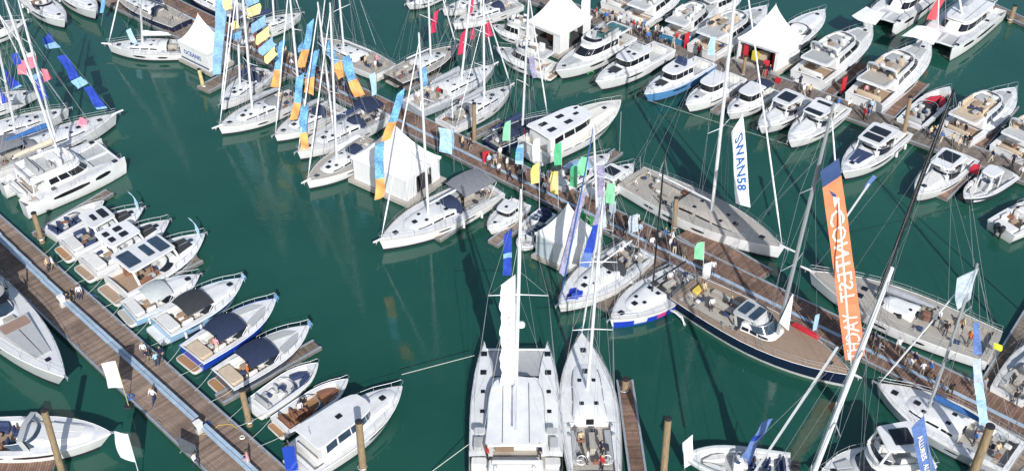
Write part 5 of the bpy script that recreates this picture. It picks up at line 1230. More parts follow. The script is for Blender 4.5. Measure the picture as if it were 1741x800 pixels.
# radar arches on the lower left speedboat
b = BT['c2']
for x in (.50,):
    q = MB(); q.loft([[(x*b.L + k, -b.B*.42, b.fs), (x*b.L - .5 + k, -b.B*.38, b.fs + 1.1), (x*b.L - .6 + k, 0, b.fs + 1.35), (x*b.L - .5 + k, b.B*.38, b.fs + 1.1), (x*b.L + k, b.B*.42, b.fs)] for k in (0, .45)], False); b.part('arch', q, CUSG)
# ---- bottom catamaran: boom lies over the roof; blue net shade and helm stations
b = BT['catB']; zt = b.fs + 1.4
for sd in (1, -1):
    b.pad('helm_seat', rrect(.20*b.L, sd*b.B*.40, .08*b.L, b.B*.09, .1), b.fs + .1, b.fs + .5, CUSG)
    b.part('helm_shelter', MB().slab(rrect(.245*b.L, sd*b.B*.38, .05*b.L, b.B*.12, .15), b.fs + 1.0, b.fs + 1.08, .03), DECKG)
    b.part('shelter_post', MB().tube([(.245*b.L, sd*b.B*.42, b.fs), (.245*b.L, sd*b.B*.42, b.fs + 1.0)], .04, 5), STEEL)
# flag pole stubs and stern ensigns
def ensign(b, m, label, x=.02, h=1.3, w=.9):
    p = b.w((x*b.L, b.hw(0)*.55, b.fs)); t = p + Vector((-.25*b.fx.x, -.25*b.fx.y, h + .5))
    cloth('ensign', label, t, t - b.fx*w*.4 + Vector((.35*w, -.2*w, -.15)), t - b.fx*w*.4 + Vector((.3*w, -.2*w, -.75)), t + Vector((0, 0, -.6)), [(0, 1, m)], .08, 4, 6, 'flag', spar=[p, t])
RED = paint('b0253a', .8, 'flagcloth'); WHITEF = paint('e9eaec', .8, 'flagcloth')
ensign(BT['swan'], RED, 'red ensign at the stern of the long teak decked yacht')
ensign(BT['contest'], RED, 'red ensign at the stern of the navy yacht')
ensign(BT['mE6'], RED, 'red flag at the stern of the white trawler yacht')
ensign(BT['b11'], RED, 'red ensign at the stern of the wheelhouse cruiser', h=1.0)
ensign(BT['e10'], paint('cdd23c', .7, 'flagcloth'), 'small yellow green flag at stern of tan decked yacht', h=.9)

# ================================================================ BANNERS AND FLAGS
OR = paint('f3ae66', .8, 'flagcloth'); BLU = paint('6fa9d6', .8, 'flagcloth', scale=5, var=.35); NV = paint('2444ac', .8, 'flagcloth', scale=3, var=.3); LB = paint('88b4d8', .8, 'flagcloth', scale=3, var=.2)
PK = paint('ef7f92', .8, 'flagcloth'); YL = paint('f0da98', .8, 'flagcloth'); GR = paint('8adfa8', .8, 'flagcloth'); GR2 = paint('58bd88', .8, 'flagcloth'); YE = paint('f0da78', .8, 'flagcloth'); MG = paint('c22f55', .8, 'flagcloth', scale=4, var=.3)
ORB = paint('ee8860', .75, 'flagcloth'); DN = paint('38507e', .8, 'flagcloth'); PBL = paint('a8cbe4', .8, 'flagcloth', scale=3, var=.2); VI = paint('9a96b4', .8, 'flagcloth', scale=4, var=.3); SL = paint('5f7bb4', .8, 'flagcloth', scale=4, var=.2); GY = paint('b4c0cc', .8, 'flagcloth', scale=3, var=.2)
BLT = paint('2a62a8', .6, 'print', 0); WHT = paint('f4eee6', .6, 'print', 0)
def hang(label, g, A, B, Cc, D, bands, group=None, **k):
    # corner pixels in the upright plane through ground point g
    q = [PV(p[0], p[1], g) for p in (A, B, Cc, D)]; return cloth(k.pop('name', 'banner'), label, *q, bands, group=group, **k)
# tall lettered banners
gs = BT['swan'].w((.62*BT['swan'].L, 0, 0)); 
hang('long white banner with blue SWAN58 lettering hung beside tall mast', gs, (1242, 226), (1262, 195), (1278, 350), (1253, 343), [(0, 1, paint('eef1f3', .8, 'flagcloth'))], text=[('SWAN58', .15, .80, .20, .84, BLT, False)], wave=.06)
gc = BT['contest'].w((.70*BT['contest'].L, 0, 0))
o, S = hang('long orange banner with white mirrored CONTEST YACHTS lettering and blue top', gc, (1394, 291), (1426, 268), (1476, 630), (1440, 629), [(0, .075, DN), (.075, 1, ORB)], text=[('CONTEST', .20, .63, .14, .86, WHT, True), ('YACHTS', .69, .97, .14, .86, WHT, True)], wave=.07, nv=40, sway=.03, bold=.004)
vv = [S(u, v, .03) for u, v in ((.30, .10), (.62, .135), (.55, .165), (.75, .150), (.62, .185), (.36, .15))]
MB().add(vv[:3], [(0, 1, 2)]).build('emblem', DN, o, smooth=False); MB().add([S(.45, .135, .032), S(.78, .16, .032), S(.45, .185, .032)], [(0, 1, 2)]).build('emblem', WHT, o, smooth=False)
# catamaran banner with faint lettering
gb = BT['catB'].w((.56*BT['catB'].L, 0, 0))
FA = paint('b9bdc6', .7, 'print', 0)
WSL = paint('f2f3f6', .85, 'sail', .5, 3)
UP, US = hang('tall white banner along the mast of the bottom catamaran, upper half', gb, (850, 484), (876, 466), (876, 650), (852, 655), [(0, 1, WSL)], wave=.14, nv=60, rag=.055, sway=.02, nu=8)
LO, LS = hang('tall white banner along the mast of the bottom catamaran, lower half', gb, (853, 660), (877, 654), (880, 740), (854, 738), [(0, 1, WSL)], wave=.12, nv=40, rag=.05, sway=.02, nu=8)
for oo, SS in ((UP, US), (LO, LS)):
    for v0 in [.10 + .062*i for i in range(13)]:
        q = MB(); u0 = random.uniform(.42, .5); h_ = random.uniform(.02, .034); q.add([SS(u0, v0, .03), SS(u0 + .22, v0 + .006, .03), SS(u0 + .22, v0 + h_*.5, .03), SS(u0, v0 + h_*.4, .03)], [(0, 1, 2, 3)]); q.add([SS(u0, v0, .03), SS(u0 + .06, v0, .03), SS(u0 + .06, v0 + h_, .03), SS(u0, v0 + h_, .03)], [(0, 1, 2, 3)]); q.build('faint_print', FA, oo, smooth=False)
    for v0 in (.2, .4, .6, .8): MB().tube([SS(i/8, v0 + .01*i/8, .02) for i in range(9)], .018, 3).build('batten_seam', FA, oo)
bcat = BT['catB']; ctr = PV(886, 556, gb); bcat.part('radar_dome', MB().tube([bcat.loc(ctr) + Vector((.3, 0, z_)) for z_ in (-.2, -.1, .12, .22)], [.2, .32, .3, .1], 10), GEL)
hang('narrow blue banner above the white one on the catamaran mast', gb, (858, 398), (872, 388), (868, 466), (853, 468), [(0, .5, NV), (.5, .62, LB), (.62, 1, NV)], wave=.12)
hang('narrow blue and white banner beside the race yacht mast', BT['f4'].w((.5*BT['f4'].L, .8, 0)), (1016, 352), (1030, 350), (1002, 455), (986, 452), [(0, .3, VI), (.3, .75, NV), (.75, 1, SL)], wave=.12)
hang('pale violet banner strip over the white tent', BT['f4'].w((.62*BT['f4'].L, 0, 0)), (986, 330), (998, 326), (958, 470), (948, 462), [(0, 1, VI)], wave=.10)
hang('pale violet banner behind the race yacht at pontoon', BT['f4'].w((.3*BT['f4'].L, -1, 0)), (1014, 282), (1028, 280), (1030, 385), (1016, 388), [(0, .5, VI), (.5, 1, GY)], wave=.1)
hang('blue white banner at the bow of bottom monohull', BT['f4'].w((.95*BT['f4'].L, -.5, 0)), (972, 500), (984, 494), (982, 548), (970, 552), [(0, .4, NV), (.4, .6, LB), (.6, 1, SL)], wave=.1)
# left edge flags hung on stays
ga = BT['yA0'].w((.82*BT['yA0'].L, 0, 0)); gp = BT['yA0'].w((.55*BT['yA0'].L, 0, 0)); gz = BT['yA1'].w((.75*BT['yA1'].L, 0, 0))
FG = 'flags on the yachts at the left'
hang('navy flag with pale band at top of the left stay', ga, (72, 66), (84, 56), (103, 82), (80, 84), [(0, .55, NV), (.55, 1, LB)], FG, wave=.08, nv=8)
hang('long navy flag on the left stay above open water', ga, (97, 96), (112, 94), (135, 130), (120, 136), [(0, 1, NV)], FG, wave=.08, nv=10)
hang('pale blue flag in the middle of the left stay', ga, (121, 138), (138, 130), (148, 143), (131, 152), [(0, 1, LB)], FG, wave=.05, nv=6)
hang('long navy flag low on the left stay near the bow', ga, (141, 150), (154, 146), (184, 183), (166, 186), [(0, .9, NV), (.9, 1, LB)], FG, wave=.08, nv=10)
hang('pink flag left of the two masts at the left', gp, (28, 108), (44, 100), (48, 126), (32, 126), [(0, 1, PK)], FG, wave=.08, nv=6)
hang('pink flag with white top between the masts at the left', gp, (44, 92), (58, 88), (66, 112), (50, 118), [(0, .25, WHITEF), (.25, 1, PK)], FG, wave=.08, nv=6)
hang('pink flag right of the masts at the left', gp, (70, 116), (80, 118), (90, 134), (76, 140), [(0, 1, PK)], FG, wave=.08, nv=6)
hang('navy flag below the pink flags at the left', gp, (56, 128), (68, 122), (82, 168), (66, 172), [(0, .2, LB), (.2, 1, NV)], FG, wave=.08, nv=8)
hang('navy flag behind the left mast', gp, (20, 92), (32, 90), (36, 108), (24, 112), [(0, 1, NV)], FG, wave=.06, nv=6)
hang('navy flag at the far left edge', gz, (2, 112), (14, 124), (38, 148), (20, 156), [(0, .92, NV), (.92, 1, LB)], FG, wave=.08, nv=8)
hang('navy flag on the catamaran mast at the left', gz, (0, 150), (4, 158), (20, 172), (4, 176), [(0, 1, NV)], FG, wave=.08, nv=6)
gk = BT['yA0'].w((.78*BT['yA0'].L, 0, 0))
hang('bulging pink triangular flag above the bow of the long yacht', gk, (136, 200), (150, 204), (146, 236), (123, 240), [(0, 1, PK)], FG, wave=.16, nv=8)
# upper left tall pale banner and blue/yellow ladder of flags
gt = P(374, 136, .5)
hang('very tall pale blue banner beside the blue lettered tent', gt, (366, -30), (388, -30), (378, 126), (364, 128), [(0, 1, LB)], wave=.15, spar=[gt, PV(390, -30, gt)], nv=26)
hang('pale blue banner hanging from the yacht at upper left', BT['yD1'].w((.62*BT['yD1'].L, 0, 0)), (214, 52), (222, 48), (232, 72), (226, 76), [(0, 1, PBL)], wave=.08, nv=8)
hang('blue banner at the bow of dark yacht at top left', P(172, 44), (172, -10), (180, -10), (176, 22), (170, 22), [(0, 1, BLU)], wave=.08, nv=8, spar=[P(172, 44), PV(180, -12, P(172, 44))])
gl = BT['yD3'].w((.35*BT['yD3'].L, 0, 0)); FL = 'blue and yellow flags at upper left centre'
lad = [((414, -2), (436, -12), 0), ((418, 16), (441, 6), 1), ((426, 42), (450, 26), 0), ((434, 62), (457, 44), 1), ((440, 82), (464, 62), 0), ((449, 96), (467, 78), 1)]
for i, (p, q, c) in enumerate(lad):
    hang(('pale blue flag' if c == 0 else 'yellow flag') + ', %s from the top in the diagonal ladder of flags' % ['first', 'second', 'third', 'fourth', 'fifth', 'sixth'][i], gl, p, q, (q[0] + 4, q[1] + 16), (p[0] + 4, p[1] + 15), [(0, 1, LB if c == 0 else YL)], FL, wave=.06, nv=5)
hang('yellow flag left of the diagonal ladder', gl, (392, 40), (402, 34), (406, 48), (394, 52), [(0, 1, YL)], FL, wave=.06, nv=5)
hang('yellow flag at the top edge beside tall pale banner', gl, (378, 2), (394, 0), (394, 14), (382, 18), [(0, 1, YL)], FL, wave=.06, nv=5)
hang('blue flag below the yellow one left of the ladder', gl, (396, 58), (410, 52), (412, 64), (398, 68), [(0, 1, BLU)], FL, wave=.06, nv=5)
# orange and blue feather banners, hung from stays
OB = 'orange and blue hanging banners'
obl = [((476, 72), (486, 64), (474, 152), (458, 148), 'yD2', 'leftmost orange and blue banner above the first white yacht'),
       ((522, 42), (533, 34), (521, 114), (506, 112), 'yD3', 'upper orange and blue banner left of the twin masts'),
       ((508, 78), (514, 70), (518, 86), (506, 92), 'yD3', 'small blue pennant left of the twin masts'),
       ((532, 90), (544, 82), (530, 165), (514, 160), 'yD4', 'orange and blue banner in front of the left twin mast'),
       ((505, 132), (518, 126), (504, 206), (492, 202), 'yD4', 'orange and blue banner above the bow of low white yacht'),
       ((512, 182), (525, 178), (522, 254), (508, 256), 'yD5', 'orange and blue banner at the bow beside grey yacht'),
       ((554, 72), (564, 68), (588, 130), (572, 138), 'yD4', 'orange and blue banner right of the twin masts'),
       ((582, 98), (594, 92), (618, 160), (600, 168), 'yD5', 'orange and blue banner farther right of the twin masts'),
       ((674, 160), (687, 152), (668, 236), (651, 238), 'yD7', 'orange and blue banner over the peak of the central tent'),
       ((713, 118), (724, 112), (739, 186), (724, 192), 'yE3', 'orange and blue banner right of the tall central mast'),
       ((730, 202), (744, 196), (769, 264), (753, 270), 'yE4', 'orange and blue banner right of the central tent on pontoon'),
       ((640, 248), (655, 240), (650, 338), (634, 340), 'yD7', 'orange and blue banner hanging in front of the central tent')]
for A, B, Cc, D, k, lb in obl:
    bb = BT[k]; f = .95 if 'central tent' in lb or 'bow' in lb else .6
    small = 'pennant' in lb
    hang(lb, bb.w((f*bb.L, 0, 0)), A, B, Cc, D, [(0, 1, BLU)] if small else [(0, .60, BLU), (.60, 1, OR)], OB, wave=.26, nv=22, sway=.28, text=None if small else [('BAVARIA', .12, .52, .3, .7, paint('bcdcf0', .6, 'print', 0), False)] if False else None)
hang('pale blue banner with stripes beside the pontoon right of central tent', P(756, 282, .5), (744, 216), (770, 222), (772, 262), (750, 258), [(0, 1, PBL)], wave=.1, nv=10, spar=[P(772, 292, .5), PV(771, 218, P(772, 292, .5))])
hang('small blue banner on the crowded pontoon', P(640, 178, .5), (628, 128), (638, 124), (640, 160), (632, 164), [(0, 1, PBL)], wave=.08, nv=8, spar=[P(640, 178, .5), PV(640, 122, P(640, 178, .5))])
# crimson banners on masts
CB = 'crimson banners hung on yacht rigging'
for A, B, Cc, D, k, lb in [((738, 22), (746, 16), (740, 56), (730, 58), 'yE2', 'crimson banner above the charcoal hulled yacht'), ((784, 58), (792, 50), (790, 90), (778, 94), 'yE3', 'crimson banner at the mast of the grey decked yacht'), ((800, 52), (806, 48), (806, 66), (799, 68), 'yE3', 'small crimson banner behind the grey decked yacht mast'), ((824, 42), (832, 36), (838, 62), (826, 64), 'yE4', 'crimson banner beside the mast near the flybridge boat'), ((781, 168), (789, 162), (790, 186), (783, 190), 'yE4', 'crimson banner at the stern of the white yacht by the pile'), ((798, 2), (806, -2), (802, 24), (794, 26), 'k3', 'crimson banner at the top edge left of the top tent')]:
    hang(lb, BT[k].w((.6*BT[k].L, 0, 0)), A, B, Cc, D, [(0, 1, MG)], CB, wave=.08, nv=8)
hang('striped dark banner beside the flybridge boat below the top tent', P(905, 142), (898, 98), (908, 94), (914, 132), (906, 134), [(0, 1, VI)], wave=.08, nv=8)
# lower right banners
g7 = BT['f7'].w((.62*BT['f7'].L, 0, 0)); gq = BT['f7'].w((.2*BT['f7'].L, 0, 0))
hang('grey flag with pale lettering at the mast top at right', g7, (1628, 474), (1664, 454), (1648, 512), (1624, 528), [(0, 1, GY)], wave=.12, nv=10, text=[('XYACHT', .25, .75, .2, .45, WHT, False)] if False else None)
hang('upper pale blue banner hanging below the grey flag at right', gq, (1656, 548), (1666, 548), (1668, 602), (1654, 602), [(0, 1, SL)], wave=.10, nv=10)
hang('lower pale blue banner hanging at right over pontoon', gq, (1654, 612), (1668, 608), (1680, 722), (1664, 724), [(0, .35, GY), (.35, 1, PBL)], wave=.12, nv=14)
gw = P(1590, 860)
hang('blue banner with white lettering at the bottom right', gw, (1550, 728), (1570, 704), (1598, 830), (1574, 836), [(0, 1, SL)], wave=.10, text=[('MALLARCA', .22, .98, .3, .62, WHT, False)] if False else [('ALLURES', .16, .52, .30, .66, WHT, False), ('ALLURES', .58, .96, .30, .66, WHT, False)], spar=[gw, PV(1570, 700, gw)])
gx = BT['f9'].w((.5*BT['f9'].L, 0, 0))
hang('blue rolled banner rising from the inflatable boat', gx, (1296, 718), (1314, 708), (1268, 800), (1248, 796), [(0, .25, SL), (.25, .4, NV), (.4, 1, SL)], wave=.16, nv=14)
hang('white small banner at the bow of the inflatable boat', P(1164, 800), (1161, 752), (1179, 738), (1176, 788), (1162, 796), [(0, 1, WHITEF)], wave=.05, nv=8, spar=[P(1164, 800), PV(1161, 750, P(1164, 800))])
# spars and lines drawn between the big rigs
def line(label, a, b, r=.03, m=WIRE, name='mooring_line', sag=0., cat='rope', group='mooring lines'):
    mb = MB(); n = 9; mb.tube([a.lerp(b, i/(n-1)) - Vector((0, 0, sag*math.sin(math.pi*i/(n-1)))) - a for i in range(n)], r, 4); o = mb.build(name, m, None); o.location = a; tag(o, label, cat, group); return o
ROPE = mat('mooring_rope', (.45, .47, .42), .9)
bm = BT['bm']; tp = bm.w(bm.top)
line('thick white furled sail slanting across the lower right', PV(1424, 590, bm.w((.55*bm.L, 0, 0))), PV(1280, 806, bm.w((.80*bm.L, 0, 0))), .10, ALU, 'furled_sail', cat='sail', group='rigging at lower right')
line('mooring line from catamaran to the wheelhouse cruiser bow', BT['catB'].w((.90*BT['catB'].L, 3.4, 1.6)), P(683, 636, 1.4), .035, ROPE)
line('mooring line from catamaran stern to the lower left', BT['catB'].w((.22*BT['catB'].L, 3.5, 1.5)), P(735, 800, .2), .035, ROPE)
line('mooring line from the bow of the white trawler yacht', P(1056, 190, 1.6), P(1053, 262, .3), .03, ROPE)
line('mooring line from the navy cruiser at right down to the flag', P(1648, 350, .6), PV(1655, 452, g7), .025, ROPE)
line('mooring line between white yacht bow and fingers at upper right', P(1340, 246, 1.), P(1100, 170, .8), .02, ROPE)
NMB = {'b2': 'curved flag cruiser', 'b3': 'four hatch cruiser', 'b4': 'largest sports cruiser', 'b5': 'grey canopied cruiser', 'b6': 'dark covered cruiser', 'b7': 'royal blue cruiser', 'b8': 'dark grey cruiser', 'b9': 'white open boat', 'b10': 'brown floored boat'}
for k_, nm_ in NMB.items():
    bb = BT[k_]
    for sd, wd in ((1, 'upper'), (-1, 'lower')):
        a = bb.w((.02*bb.L, sd*bb.hw(0)*.92, bb.fs)); q = a - A1; sgn = 1 if q.dot(V1) > 0 else -1
        e = A1 + U1*(q.dot(U1) + sd*.6) + V1*sgn*(W1/2 - .3); e.z = .6
        line('%s stern mooring line of the %s' % (wd, nm_), a, e, .022, ROPE, sag=.12)
# white spinnaker pole with blue sleeve beside the orange banner
gpole = BT['e10'].w((.75*BT['e10'].L, 0, 0)); line('white pole with blue sleeve slanting right of the orange banner', PV(1434, 376, gpole), PV(1478, 312, gpole), .10, ALU, 'spinnaker_pole', cat='pole', group='rigging at lower right'); hang('blue and white sleeve wrapped on the slanting white pole', gpole, (1470, 318), (1474, 322), (1490, 300), (1484, 296), [(0, 1, SL)], wave=.05, nv=5)
# ---- feather flags standing on the pontoons
flagpole('light green feather flag beside the small navy sailing boat', (866, 262), (868, 204), 0.74, 2.39, GR, -1)
flagpole('blue and white feather flag left of the two yellow ones', (888, 322), (890, 244), 0.74, 2.39, BLU, -1, band=PBL)
flagpole('white feather flag behind the yellow ones', (919, 312), (918, 234), 0.74, 2.76, WHITEF, -1)
flagpole('dark green feather flag behind the yellow ones', (955, 318), (955, 240), 0.74, 2.67, GR2, -1)
flagpole('left yellow feather flag on the middle pontoon', (917, 362), (917, 275), 0.81, 2.30, YE, -1)
flagpole('right yellow feather flag on the middle pontoon', (949, 372), (949, 290), 0.81, 2.67, YL, -1, band=YE)
flagpole('green feather flag leaning right of the yellow ones', (980, 372), (982, 280), 0.74, 2.58, GR2, -1)
flagpole('light green feather flag over the small cruiser canopy', (992, 352), (1000, 266), 0.89, 2.21, GR, -1)
flagpole('light green feather flag at the corner of the middle pontoon', (1042, 396), (1046, 310), 0.81, 2.39, GR, -1)
flagpole('light green feather flag near the stern of the navy yacht', (1194, 482), (1198, 410), 0.81, 2.02, GR, -1)
flagpole('white flag with pale print at the edge of left pontoon, upper one', (219, 690), (196, 612), 1.15, 2.9, WHITEF, -1, 'white flags along the left pontoon', taper=.95, poleM=PILEY)
flagpole('white flag with pale print at the edge of left pontoon, lower one', (238, 812), (217, 736), 1.3, 3.0, WHITEF, -1, 'white flags along the left pontoon', taper=.95)
flagpole('grey feather flag on the upper right pontoon beside the tan stern yacht', (1212, 122), (1217, 62), 0.74, 2.39, PBL, -1)
flagpole('white tall feather flag right of the top tent', (1002, 62), (1004, -20), 1.0, 4.5, WHITEF, -1)
flagpole('white feather flag behind the race yachts on the middle pontoon', (1086, 428), (1084, 362), .9, 2.0, GY, -1)
flagpole('red feather flag at upper right pontoon near small boats', (1660, 306), (1668, 280), .9, 1.2, RED, -1)
for i, (bs, tp_, nm) in enumerate([((736, 0), (236, 331), 'b2'), ((0, 0), (322, 389), 'b4')]):
    bb = BT[nm]; p = bb.w((.93*bb.L, 0, bb.fb)); t = p; ax = Vector((.75, -.55, 0))
    mb = MB(); pts = [Vector((0, 0, 0)), Vector((-.25, .25, .7)), Vector((-.2, .2, 1.2)), Vector((-.5, .5, 1.55)), Vector((-.9, .8, 1.6))]
    rows = [[q, q + (Vector((.42, -.35, -.30)) if j < 4 else Vector((.1, -.1, -.1)))] for j, q in enumerate(pts)]
    mb.loft(rows[:], False); r = empty('bow_flag', p); tag(r, 'curved pale blue bow flag on the ' + ('smaller hatch roofed cruiser' if i == 0 else 'largest sports cruiser'), 'flag', 'curved bow flags'); mb.build('flag_cloth', PBL, r, ang=80); MB().tube(pts, .025, 4).build('pole', WIRE, r)
for k in ('b6', 'b7', 'b8'):
    bb = BT[k]; p = bb.w((.985*bb.L, 0, bb.fb)); r = empty('bow_flag', p); tag(r, 'short blue bow flag on the ' + {'b6': 'cruiser with dark cockpit cover', 'b7': 'royal blue cruiser', 'b8': 'dark grey cruiser'}[k], 'flag', 'curved bow flags')
    pts = [Vector((0, 0, 0)), Vector((-.05, .1, .35)), Vector((.05, 0, .6)), Vector((.2, -.1, .65))]; MB().loft([[q, q + Vector((.3, -.25, -.25))] for q in pts], False).build('flag_cloth', LBLUEH if k == 'b6' else MBLUEH, r, ang=80); MB().tube(pts, .025, 4).build('pole', WIRE, r)

# ---- red exhibitor panels and barriers
def panel(label, px, py, w, h, m, z=.5, rz=0., name='display_panel', grp='display panels on the pontoons'):
    g = P(px, py, z); r = empty(name, g, rz); tag(r, label, 'panel', grp); MB().box((0, 0, h/2 + .06), (w, .06, h), .015).build('board', m, r)
    for s_ in (-1, 1): MB().box((s_*w*.4, 0, .04), (.06, .5, .07), .01).build('foot', STEEL, r)
a3 = math.atan2(U3.y, U3.x)
panel('red display panel standing left of the red panelled tent', 1166, 82, .8, 2.0, REDP, rz=a3 + 1.4)
panel('red display panel in front of the red panelled tent', 1300, 128, .7, 1.9, REDP, rz=a3 + .4)
panel('red display panel beside the right grey padded yacht', 1432, 158, .7, 2.0, REDP, rz=a3 + 1.3)
panel('low red barrier on the upper right pontoon', 1322, 142, .7, .7, REDP, rz=a3)
panel('red and white life ring board on the middle pontoon', 826, 276, .7, 1.3, REDP, rz=.4)
panel('white display panel on the middle pontoon behind race yacht', 1078, 392, 1.0, 1.7, GEL, rz=.5)
panel('white display panel by the navy yacht stern', 1200, 474, .8, 1.8, GEL, rz=.4)
panel('green dividing screen behind the white tent', 1000, 392, 2.6, 1.7, GREENP, rz=math.atan2(U2.y, U2.x))
panel('light green dividing screen at the tent corner', 984, 382, .9, 1.6, GR, rz=math.atan2(U2.y, U2.x) + 1)
panel('dark panel standing in for a shadow at lower end of left pontoon', 322, 772, 1.8, 1.5, ANTIG, rz=math.atan2(U1.y, U1.x) + .25)  # upright dark board added to imitate a cast shadow on the planks
panel('blue and white exhibitor banner stand beside wheelhouse cruiser stern', 497, 800, .9, 2.6, BLUEH, rz=.2)
panel('bright green float panel at the stern of flybridge boat', 1003, 124, 1.0, .7, paint('35c23c', .5, 'plastic', 0), z=.1, rz=.6)
panel('grey exhibitor stand on the middle pontoon beside tan decked yacht', 1040, 372, .8, 1.9, GY, rz=.6)
panel('pale blue exhibitor panel on the middle pontoon near the orange banner', 1384, 562, .5, 1.8, PBL, rz=.5)

# ================================================================ PEOPLE
COLS = ['white', 'white', 'navy', 'blue', 'black', 'grey', 'pale blue', 'beige', 'navy', 'white', 'black', 'grey', 'red', 'navy', 'white', 'blue']
TNAME = {'20242e': 'black', '8d8270': 'khaki', 'c9bfa8': 'cream', '2c3a55': 'dark blue', '5a5d63': 'grey', '4a3526': 'brown'}
SEEN = set()
def crowd(label_place, group, n, posf):
    for i in range(n):
        p = posf(i)
        for _ in range(40):
            s = random.choice(COLS); t = random.choice(list(TNAME)); ps = random.choice(['stand', 'walk', 'walk', 'point'])
            lb = 'person in %s top and %s trousers %s %s' % (s, TNAME[t], {'stand': 'standing', 'walk': 'walking', 'point': 'with raised hands'}[ps], label_place)
            if lb not in SEEN: break
        SEEN.add(lb); person(p, s, lb, ps, group=group, trou=t)
def on_line(Aa, U, V, W, s_lo, s_hi, z=.5):
    def f(i): return Aa + U*random.uniform(s_lo, s_hi) + V*random.uniform(-W*.36, W*.36) + Vector((0, 0, z - Aa.z + .0))
    return f
def sp(A, U, px, py): return (P(px, py, .5) - A).dot(U)
crowd('among the orange flags', 'crowd near the orange flags', 28, on_line(A2, U2, V2, W2, sp(A2, U2, 430, 55), sp(A2, U2, 690, 190)))
crowd('near the yellow flags', 'visitors near the yellow flags', 16, on_line(A2, U2, V2, W2, sp(A2, U2, 770, 230), sp(A2, U2, 1000, 345)))
crowd('behind the race yachts', 'visitors behind the race yachts', 14, on_line(A2, U2, V2, W2, sp(A2, U2, 1030, 360), sp(A2, U2, 1220, 460)))
crowd('near the orange banner', 'visitors near the orange banner', 11, on_line(A2, U2, V2, W2, sp(A2, U2, 1380, 545), sp(A2, U2, 1590, 650)))
crowd('at lower right', 'visitors at lower right', 6, on_line(A2, U2, V2, W2, sp(A2, U2, 1590, 655), sp(A2, U2, 1720, 715)))
crowd('in the upper crowd', 'crowd on the upper right pontoon', 32, on_line(A3, U3, V3, W3*1.2, sp(A3, U3, 1010, 32), sp(A3, U3, 1190, 98)))
crowd('near the red panels', 'visitors near the red panels', 14, on_line(A3, U3, V3, W3, sp(A3, U3, 1200, 104), sp(A3, U3, 1500, 214)))
crowd('at the far right', 'visitors at the far right', 14, on_line(A3, U3, V3, W3, sp(A3, U3, 1520, 222), sp(A3, U3, 1735, 305)))
for (px, py, s, lb) in [(93, 458, 'white', 'person in white top near the catamaran end of left pontoon'), (84, 460, 'beige', 'person in beige top near the catamaran end of left pontoon'), (138, 508, 'white', 'person in white top beside the upper service pedestal'), (128, 512, 'black', 'person in black top beside the upper service pedestal'), (119, 520, 'navy', 'person in navy top beside the upper service pedestal'), (247, 606, 'white', 'person in white top left of a pair on the left pontoon'), (254, 616, 'navy', 'person in navy top in the group on left pontoon'), (268, 622, 'pale blue', 'person in pale blue top facing the royal blue boat'), (276, 612, 'navy', 'person in navy top closest to the royal blue boat'), (263, 684, 'white', 'person in white top walking alone on left pontoon'), (334, 792, 'white', 'person in white top beside the dark stand-in panel'), (424, 792, 'pink', 'person in pink top at the end of left pontoon')]:
    person(P(px, py, .5), s, lb)
def crew(k, items, what):
    b = BT[k]
    for i, (x, y, z, s, pose) in enumerate(items):
        zz = b.fs - .42 + z if z < 2 else z
        if pose == 'sit': zz = zz - .45
        person(b.w((x*b.L, y*b.B, zz)), s, 'person in %s top %s aboard the %s' % (s, 'sitting' if pose == 'sit' else 'standing', what), pose, group='people aboard boats')
crew('monoB', [(.12, .1, 0, 'white', 'stand'), (.18, -.15, 0, 'navy', 'stand'), (.08, -.12, 0, 'red', 'stand'), (.24, .18, 0, 'beige', 'stand')], 'white monohull at bottom centre')
crew('yE3', [(.1, .1, 0, 'white', 'stand'), (.16, -.1, 0, 'navy', 'stand'), (.22, .12, 0, 'beige', 'stand'), (.28, -.1, 0, 'red', 'stand')], 'grey decked yacht')
crew('yE1', [(.1, .1, 0, 'white', 'stand'), (.16, -.1, 0, 'pink', 'stand'), (.24, .12, 0, 'beige', 'stand')], 'yacht with the long boom')
crew('e10', [(.12, .1, 0, 'orange', 'stand'), (.18, -.12, 0, 'beige', 'stand'), (.24, .1, 0, 'black', 'stand'), (.3, -.1, 0, 'white', 'stand')], 'tan decked yacht with black mast')
crew('yD5', [(.1, .1, 0, 'navy', 'stand'), (.2, -.1, 0, 'white', 'stand'), (.28, .1, 0, 'grey', 'stand')], 'grey canopied yacht')
crew('yD3', [(.1, .1, 0, 'navy', 'stand'), (.2, -.1, 0, 'beige', 'stand')], 'yacht below the first orange flag')
crew('f4', [(.1, .1, 0, 'black', 'stand'), (.18, -.14, 0, 'white', 'stand'), (.25, .14, 0, 'navy', 'stand')], 'race yacht right of the tent')
crew('f5', [(.1, .1, 0, 'navy', 'stand'), (.2, -.1, 0, 'white', 'stand')], 'race yacht with foils')
crew('contest', [(.1, .1, 0, 'beige', 'stand'), (.2, -.12, 0, 'white', 'stand'), (.27, .1, 0, 'navy', 'stand')], 'navy yacht')
crew('f7', [(.12, .1, 0, 'beige', 'stand'), (.2, -.1, 0, 'white', 'stand'), (.27, .1, 0, 'blue', 'stand')], 'pale blue grey yacht')
crew('b8', [(.205, -.30, .1, 'orange', 'stand')], 'dark grey open cruiser'); crew('b7', [(.205, -.30, .1, 'pink', 'stand')], 'royal blue open cruiser')
crew('b10', [(.3, .0, 0, 'white', 'stand'), (.38, .1, 0, 'black', 'stand')], 'brown floored open boat')
crew('yD7', [(.12, .1, 0, 'white', 'stand'), (.2, -.15, 0, 'navy', 'stand'), (.3, .1, 0, 'black', 'stand')], 'large yacht in front of central tent')
crew('catB', [(.13, .3, .1, 'red', 'stand'), (.14, -.25, .1, 'navy', 'stand')], 'bottom catamaran')
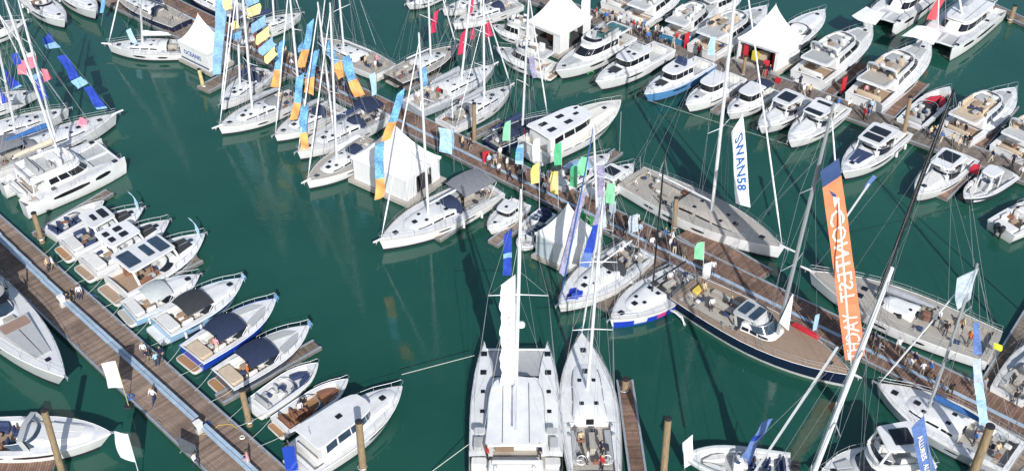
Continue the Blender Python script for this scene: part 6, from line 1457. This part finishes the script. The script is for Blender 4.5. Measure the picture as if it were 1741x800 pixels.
crew('i8', [(.1, .1, 0, 'white', 'stand'), (.06, -.15, 0, 'navy', 'stand')], 'yacht with rounded tan seating')
crew('i6', [(.08, .1, 0, 'pink', 'stand'), (.1, -.15, 0, 'white', 'stand')], 'largest flybridge yacht')
print('objects', len(bpy.data.objects))

b = BT['e10']
for x, y, m in ((.80, 0, GLASS), (.70, .1, GLASS), (.70, -.1, GLASS), (.52, .12, GLASS), (.52, -.12, GLASS)): b.pad('hatch', rrect(x*b.L, y*b.B, .55, .5, .06), b.zs(x*b.L) + .03, b.zs(x*b.L) + .16, m, .02)
for x, y in ((.58, .1), (.58, -.1), (.47, .22), (.47, -.22), (.44, 0)): b.part('winch', MB().tube([(x*b.L, y*b.B, b.zs(x*b.L)), (x*b.L, y*b.B, b.zs(x*b.L) + .35)], [.2, .16], 8), BLACKH)
b.house('low_coachroof', halfoval(.405*b.L, .60*b.L, b.B*.24, b.B*.20, 0, .6), halfoval(.41*b.L, .585*b.L, b.B*.21, b.B*.17, 0, .6), lambda x: b.zs(x) - .03, lambda x: b.zs(x) + .26, GEL, win=[(3, .05, 3, .95, .3, .8)], camber=.05)
gj = BT['j1'].w((.5*BT['j1'].L, 0, 0))
hang('red banner on the rigging of the upper right catamaran', gj, (1594, -4), (1612, -12), (1592, 34), (1576, 34), [(0, 1, paint('e2545c', .8, 'flagcloth'))], wave=.15, nv=10)
def awning(label, k, x0, x1, w, z):
    b = BT[k]; pts = [b.w((x0*b.L, -w, b.fb + z)), b.w((x1*b.L, -w*.8, b.fb + z + .3)), b.w((x1*b.L, w*.8, b.fb + z + .3)), b.w((x0*b.L, w, b.fb + z))]
    cloth('shade_awning', label, pts[0], pts[1], pts[2], pts[3], [(0, 1, SAILW)], .05, 4, 6, 'awning')
awning('white shade awning over the bow of grey padded flybridge yacht', 'i5', .80, 1.0, 1.6, 1.6)
awning('white shade awning over the bow of largest flybridge yacht', 'i6', .74, .92, 1.9, 1.7)
tp = bm.w(bm.top)
for i, (a, t_) in enumerate([((1420, 735), .55), ((1424, 745), .62), ((1228, 806), .8), ((1310, 806), .9), ((1375, 806), .5)]):
    line('thin rigging wire of the tall white mast, %s from the left' % ['fourth', 'fifth', 'first', 'second', 'third'][i], bm.w(bm.mast0.lerp(bm.top, t_)), PV(a[0], a[1], bm.w((.5*bm.L, 0, 0))), .014, WIRE, 'rigging_wire', cat='rigging', group='rigging at lower right')
print('objects', len(bpy.data.objects))
